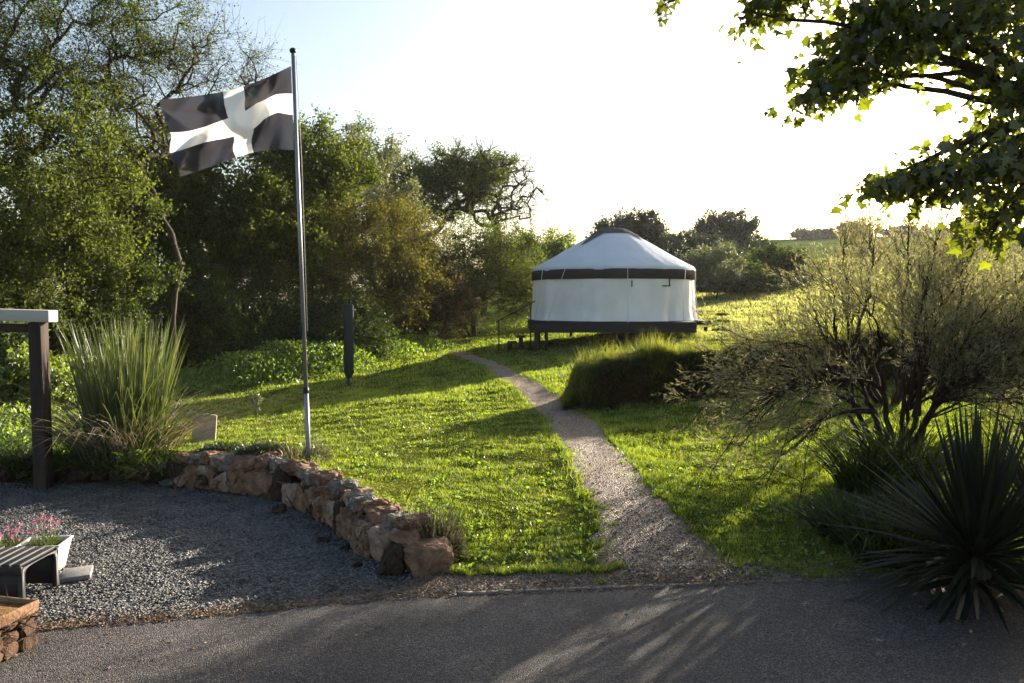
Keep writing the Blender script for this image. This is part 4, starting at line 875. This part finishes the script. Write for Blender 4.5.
for px, py, Y, sg in [(760, 535, 8.4, .34), (735, 505, 8.7, .3), (712, 462, 8.9, .26), (800, 500, 8.0, .3), (695, 420, 9.3, .22), (725, 395, 8.3, .25), (775, 420, 8.0, .28), (700, 372, 9.9, .2), (780, 335, 9.9, .18), (745, 445, 10, .25)]:
    stems.append((at(px, py, Y) - TB, sg, r.uniform(.012, .022)))
for q in range(26):
    px = r.uniform(900, 1130); py = r.uniform(250, 430); stems.append((at(px, py, r.uniform(8.2, 10.6)) - TB, r.uniform(.03, .16), r.uniform(.012, .026)))
for q in range(16):
    px = r.uniform(870, 1100); py = r.uniform(340, 420); stems.append((at(px, py, r.uniform(8.0, 9.2)) - TB, r.uniform(.1, .25), r.uniform(.012, .022)))
tamarisk('tamarisk_bush', 'large feathery bush with arching dark stems filling the right side', TB, stems, 501)
TB2 = onground(890, 13.2); stems = []
for px, py, Y in [(860, 236, 13.4), (890, 226, 13.2), (915, 232, 13.3), (945, 245, 13.1), (980, 238, 13.4), (1020, 240, 13.2), (930, 280, 12.8), (1000, 280, 13), (870, 260, 13.9), (960, 262, 13.9)]:
    stems.append((at(px, py, Y) - TB2, r.uniform(.0, .06), r.uniform(.012, .022)))
tamarisk('tamarisk_bush', 'pale upright feathery bush rising behind the large arching one', TB2, stems, 502, .05, .8)

# ------------------------------------------------------------------ yucca and plants at lower right
def swords(root, part, base, n, L, w, mat, seed, el=(5, 85), az=(0, 360), droop=.25):
    r = np.random.default_rng(seed); mb = MB()
    for q in range(n):
        a = R(r.uniform(*az)); e = R(r.uniform(*el)); l = L * r.uniform(.7, 1.12); d = np.array([math.cos(a) * math.cos(e), math.sin(a) * math.cos(e), math.sin(e)])
        s = np.array([-math.sin(a), math.cos(a), 0.]); up = np.cross(d, s) * -1; m = 8; V = []
        for k_ in range(m + 1):
            f = k_ / m; c = np.array(base) + d * l * f + np.array([0, 0, -droop * l * (1 - math.sin(e)) * f ** 2.2]); ww = w * (1 - f ** 2.5) * min(1, .55 + f * 2) + .001
            V += [c - s * ww / 2 + up * ww * .18, c - up * ww * .05, c + s * ww / 2 + up * ww * .18]
        V = np.array(V); V[:, 2] = np.maximum(V[:, 2], .02); i = np.arange(m)[:, None] * 3; j = np.arange(2)[None]
        mb.add(V, Q=np.stack([i + j, i + j + 1, i + j + 4, i + j + 3], -1).reshape(-1, 4))
    mb.build(part, mat, root, smooth=True)
yb = at(972, 602, 5.95); yb[2] = float(hgt(yb[0], yb[1]))
yu = empty('yucca', yb, 'big dark yucca with stiff sword leaves in the lower right corner', 'plant')
MB().tube([(0, 0, -.1), (.02, 0, .2), (.03, .02, .42)], [.12, .11, .09], 10).build('stem', M['bark'], yu)
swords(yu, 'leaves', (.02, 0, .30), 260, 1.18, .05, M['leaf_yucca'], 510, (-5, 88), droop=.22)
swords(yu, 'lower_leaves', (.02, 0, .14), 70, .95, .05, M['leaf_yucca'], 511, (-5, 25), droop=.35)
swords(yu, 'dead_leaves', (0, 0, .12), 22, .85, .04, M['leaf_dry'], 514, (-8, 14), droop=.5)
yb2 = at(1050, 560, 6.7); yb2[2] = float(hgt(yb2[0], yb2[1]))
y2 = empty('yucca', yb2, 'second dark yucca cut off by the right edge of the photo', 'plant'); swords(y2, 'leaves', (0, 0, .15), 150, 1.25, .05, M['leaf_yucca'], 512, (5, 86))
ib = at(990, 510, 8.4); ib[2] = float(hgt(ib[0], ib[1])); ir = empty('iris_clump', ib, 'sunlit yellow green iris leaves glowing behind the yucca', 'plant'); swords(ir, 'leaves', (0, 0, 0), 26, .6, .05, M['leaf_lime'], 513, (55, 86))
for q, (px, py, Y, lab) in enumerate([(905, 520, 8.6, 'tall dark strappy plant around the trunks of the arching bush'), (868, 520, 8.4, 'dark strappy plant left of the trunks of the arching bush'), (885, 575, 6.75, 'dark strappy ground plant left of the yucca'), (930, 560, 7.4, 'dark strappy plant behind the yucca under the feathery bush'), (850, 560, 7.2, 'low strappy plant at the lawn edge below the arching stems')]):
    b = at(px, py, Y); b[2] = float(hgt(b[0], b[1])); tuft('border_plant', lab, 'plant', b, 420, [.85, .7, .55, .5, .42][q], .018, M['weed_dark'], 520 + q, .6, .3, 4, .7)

# ------------------------------------------------------------------ overhanging maple, trunk outside the frame on the right
def maple():
    r = np.random.default_rng(600); base = np.array([8.2, 6.0, float(hgt(8.2, 6.0))]); root = empty('maple_tree', base, 'maple tree reaching lobed leaves into the top right corner', 'tree')
    mb = MB(); tr = np.array([[0, 0, -.2], [0, .05, 1.5], [-.1, 0, 3], [-.15, .05, 4.6], [0, 0, 6.2], [.1, 0, 8]]); mb.tube(tr, [.32, .27, .24, .2, .14, .05], 12)
    cl = []
    def B(px, py, Y, rpx, rpy, n): cl.append((at(px, py, Y) - base, rpx * Y / F, rpy * Y / F, int(n * 2.3)))
    B(990, 20, 5.6, 60, 46, 330); B(930, 25, 5.4, 50, 30, 200); B(880, 15, 5.5, 40, 28, 150); B(855, 45, 5.6, 28, 36, 130); B(840, 72, 5.6, 32, 24, 110); B(815, 92, 5.6, 18, 14, 40); B(870, 80, 5.6, 30, 16, 44); B(775, 8, 5.8, 14, 14, 34); B(790, -4, 5.7, 34, 14, 70); B(752, 12, 5.8, 8, 12, 16); B(668, 2, 5.9, 7, 6, 12); B(900, 62, 5.4, 20, 12, 16)
    B(1010, 100, 5.2, 26, 60, 120); B(1000, 165, 5.2, 46, 28, 200); B(945, 172, 5.2, 34, 18, 110); B(905, 180, 5.3, 22, 14, 50); B(875, 188, 5.3, 14, 9, 24); B(1010, 215, 5.1, 22, 22, 70); B(990, 238, 5.2, 12, 14, 22); B(935, 195, 5.2, 14, 12, 24)
    B(1090, 60, 5.4, 60, 90, 260); B(1080, 170, 5.3, 50, 50, 140); B(960, -60, 5.6, 130, 40, 260); B(830, -45, 5.8, 90, 24, 120)
    P = []; 
    def limb(a, b, r0, r1, sag=.1):
        tt = np.linspace(0, 1, 9)[:, None]; c = a + (b - a) * tt + np.array([[0, 0, sag]]) * 4 * tt * (1 - tt) + r.normal(0, .025, (9, 3)) * np.sin(np.pi * tt); mb.tube(c, np.linspace(r0, r1, 9), 6, False); return c
    hubs = [at(1075, -60, 5.6) - base, at(1070, 120, 5.3) - base]
    for hb, s in zip(hubs, (tr[4], tr[3])): limb(s, hb, .12, .05, .2)
    for c, rx_, rz_, n in cl:
        hb = min(hubs, key=lambda q: np.linalg.norm(q - c)); limb(hb, c, .03, .008, .12)
        p = r.normal(0, .56, (n, 3)) * [rx_, .5, rz_] ; p = c + p
        for q in range(max(3, n // 9)): limb(c, p[r.integers(0, n)], .0045, .0015, .03)
        P.append(p)
    mb.build('trunk', M['bark'], root, smooth=True)
    P = np.vstack(P); n = len(P)
    ol = np.array([(0, 0), (.16, -.05), (.42, .02), (.30, .17), (.56, .42), (.28, .40), (.20, .50), (.0, .95), (-.20, .50), (-.28, .40), (-.56, .42), (-.30, .17), (-.42, .02), (-.16, -.05)]); m = len(ol)
    d = np.tile([[-.15, 0, -.8]], (n, 1)) + .75 * rand_unit(r, n); d /= np.linalg.norm(d, axis=1)[:, None]
    w = np.cross(d, rand_unit(r, n)); w /= np.linalg.norm(w, axis=1)[:, None]; nn = np.cross(d, w); s = .082 * r.uniform(.5, 1.3, (n, 1, 1))
    V = P[:, None] + s * (ol[None, :, 0:1] * w[:, None] + ol[None, :, 1:2] * d[:, None] + nn[:, None] * (np.abs(ol[None, :, 0:1]) * r.uniform(-.1, .8, (n, 1, 1)) - r.uniform(-.1, .6, (n, 1, 1)) * ol[None, :, 1:2] ** 2))
    ctr = P[:, None] + s * (.32 * d[:, None] + nn[:, None] * -.06); V = np.concatenate([V, ctr], 1)
    T = (np.arange(n)[:, None, None] * (m + 1) + np.array([[q, (q + 1) % m, m] for q in range(m)])[None]).reshape(-1, 3)
    link('crown', mesh_np('crown', V.reshape(-1, 3), T, smooth=True), M['leaf_maple'], root)
maple()

# ------------------------------------------------------------------ bottom left: stool, tubs of thrift, trough, slab
sx, sy = -4.02, 5.93; stool = empty('slatted_stool', (sx, sy, .024), 'black slatted plastic stool at the left edge beside the pale tub', 'stool')
hw, hd, ht = .47, .24, .31
for q in range(12): MB().box((-hw + .04 + q * (2 * hw - .08) / 11, 0, ht - .012), (.048, 2 * hd - .03, .024)).build('slat', M['plastic'], stool, bevel=.006)
mb = MB()
for s in (-1, 1): mb.box((0, s * (hd - .012), ht - .045), (2 * hw, .024, .06))
for q in (-.2, .2): mb.box((q, 0, ht - .045), (.02, 2 * hd - .05, .04))
mb.build('frame', M['plastic'], stool, bevel=.004)
for s in (-1, 1):   # arched end panels
    mb = MB(); a = np.linspace(0, math.pi, 13); inner = [(-hd + .045, 0)] + [(-(hd - .045) * math.copysign(abs(math.cos(q)) ** .45, math.cos(q)), .2 + .075 * math.sin(q) ** .6) for q in a] + [(hd - .045, 0)]
    outer = [(-hd, 0)] + [(np.interp(q, [0, math.pi], [-hd + .01, hd - .01]), ht - .03) for q in a] + [(hd, 0)]
    m = len(inner); V = []
    for xo in (s * (hw - .0), s * (hw - .03)): V += [(xo, p[0], p[1]) for p in outer] + [(xo, p[0], p[1]) for p in inner]
    Q = []
    for q in range(m - 1): Q += [(q, q + 1, m + q + 1, m + q), (2 * m + q, 3 * m + q, 3 * m + q + 1, 2 * m + q + 1), (m + q, m + q + 1, 3 * m + q + 1, 3 * m + q), (q, 2 * m + q, 2 * m + q + 1, q + 1)]
    mb.add(V, Q=Q).build('end_panel', M['plastic'], stool)
for s_ in (-1, 1): MB().box((0, s_ * (hd - .02), .15), (2 * hw - .06, .016, .27)).build('side_panel', M['plastic'], stool)  # rear panel is added so that the interior stays dark

def tub(name, label, c, w, d, h, mat, taper=.72, rz=0):
    root = empty(name, c, label, 'planter', 'flower tubs', rz); mb = MB(); V = []
    rows = [(taper, 0), (1, h), (1.06, h), (1.06, h + .015), (.94, h + .015), (.9, h - .03), (taper * .9, .02)]
    for k_, z in rows: V += [(sx_ * w / 2 * k_, sy_ * d / 2 * k_, z) for sx_, sy_ in ((-1, -1), (1, -1), (1, 1), (-1, 1))]
    Q = [(q * 4 + a, q * 4 + (a + 1) % 4, q * 4 + 4 + (a + 1) % 4, q * 4 + 4 + a) for q in range(len(rows) - 1) for a in range(4)] + [(3, 2, 1, 0)]
    mb.add(V, Q=Q).build('pot', mat, root, bevel=.006)
    mb = MB(); k_ = .9; mb.add([(sx_ * w / 2 * k_, sy_ * d / 2 * k_, h - .028) for sx_, sy_ in ((-1, -1), (1, -1), (1, 1), (-1, 1))], Q=[(0, 1, 2, 3)]).build('soil', M['soil'], root); return root
def thrift(label, c, rad, n, seed, hs=.2):
    root = empty('thrift_plant', c, label, 'flowers', 'pink thrift in tubs'); r = np.random.default_rng(seed)
    m = 900; a = r.uniform(0, 6.28, m); q = np.sqrt(r.uniform(0, 1, m)) * rad; P = np.stack([q * np.cos(a), q * np.sin(a), 0 * q], 1)
    V, T, Q = blades(r, P, .075, .004, .4, D=P / rad * .5, seg=2); MB().add(V, T, Q).build('leaves', M['leaf_reed'], root)
    for k_ in range(n):
        a = r.uniform(0, 6.28); b = np.array([math.cos(a), math.sin(a), 0]) * rad * r.uniform(.1, .7); tip = b * 1.5 + np.array([r.normal(0, .02), r.normal(0, .02), hs * r.uniform(.65, 1.25)])
        f = MB().tube([b, (b + tip) / 2 + [0, 0, .01], tip], .0028, 5).build('flower_stem', M['leaf_fern'], root)
        u = rand_unit(r, 26); V, T = leaf_cards(r, tip + u * .008, .015, .7, D=2 * u); link('flower_head', mesh_np('flower_head', V, T), M['petal'], f)
tb = at(45, 571, 6.5); tub('flower_tub', 'pale square tub of pink thrift behind the black stool', (tb[0], 6.5, .02), .33, .28, .23, M['tub'], rz=R(8)); thrift('pink thrift with tall flower stems in the pale square tub', (tb[0], 6.5, .23), .11, 11, 700, .19)
tb = at(2, 572, 6.5); tub('flower_tub', 'dark tub of pink thrift at the left edge of the photo', (tb[0], 6.5, .02), .4, .3, .2, M['tub_dark']); thrift('dense pink thrift in the dark tub at the left edge', (tb[0], 6.5, .2), .17, 20, 701, .13)
# terracotta trough
tc_ = at(-30, 640, 5.06); tr_ = empty('stone_trough', (-3.43, 4.96, .024), 'weathered terracotta trough cut off by the lower left corner', 'planter', rz=R(-14))
w, d, h = .62, .38, .29; mb = MB(); rows = [(.96, h - .085), (1.12, h - .075), (1.16, h), (.98, h), (.93, h - .05), (.9, h - .06)]; V = []
for k_, z in rows: V += [(sx_ * (w / 2 + .3 * (k_ - 1) * .5), sy_ * (d / 2 + .3 * (k_ - 1) * .5), z) for sx_, sy_ in ((-1, -1), (1, -1), (1, 1), (-1, 1))]
mb.add(V, Q=[(q * 4 + a, q * 4 + (a + 1) % 4, q * 4 + 4 + (a + 1) % 4, q * 4 + 4 + a) for q in range(len(rows) - 1) for a in range(4)]).build('rim', M['terracotta'], tr_, bevel=.012)
MB().box((0, 0, (h - .05) / 2), (w - .05, d - .05, h - .06)).build('body', M['terracotta_shaded'], tr_, bevel=.01)
MB().box((0, 0, h - .035), (w - .045, d - .045, .02)).build('soil', M['soil'], tr_)
r = np.random.default_rng(710); bm = bmesh.new()
def block(c, size):
    p = rand_unit(r, 26); p = np.sign(p) * np.abs(p) ** .5 * (1 + r.normal(0, .08, (26, 1))) * np.array(size) / 2 + np.array(c)
    vs_ = [bm.verts.new(q) for q in p]; res = bmesh.ops.convex_hull(bm, input=vs_)
    bmesh.ops.delete(bm, geom=list({e for e in res['geom_interior'] + res['geom_unused'] if isinstance(e, bmesh.types.BMVert)}), context='VERTS')
for z, zh, k0 in ((.045, .10, 5), (.125, .085, 6), (.185, .05, 7)):
    for s in (-1, 1):
        for q in range(k0): block(((q + .5 - k0 / 2) * (w / k0) * 1.0 + r.normal(0, .01), s * (d / 2 - .02), z + r.normal(0, .008)), (w / k0 * 1.06, .09, zh * r.uniform(.9, 1.15)))
        for q in range(3): block((s * (w / 2 - .02), (q - 1) * d / 3 + r.normal(0, .01), z + r.normal(0, .008)), (.09, d / 3 * 1.05, zh * r.uniform(.9, 1.15)))
bmesh.ops.bevel(bm, geom=bm.edges[:], offset=.006, segments=2, affect='EDGES')
me = bpy.data.meshes.new('moulded_sides'); bm.to_mesh(me); bm.free(); link('moulded_sides', me, M['terracotta_shaded'], tr_)
ps = ground(77, 578); o = MB().box((0, 0, .02), (.22, .24, .04)).build('paving_slab', M['paver'], bevel=.006, label='small grey paving slab lying on the gravel beside the pale tub', category='paving slab'); o.location = (ps[0], ps[1], .012); o.rotation_euler = (R(2), R(-3), R(22))

# ------------------------------------------------------------------ the warm evening air
m, nt, out = new_mat('haze'); pv = N(nt, 'ShaderNodeVolumePrincipled'); pv.inputs['Density'].default_value = .00016; pv.inputs['Color'].default_value = (.95, .95, .95, 1); pv.inputs['Anisotropy'].default_value = .3
nt.links.new(pv.outputs[0], out.inputs['Volume'])
MB().box((0, 550, 14.5), (1900, 2000, 34)).build('haze', m, kind='stuff')
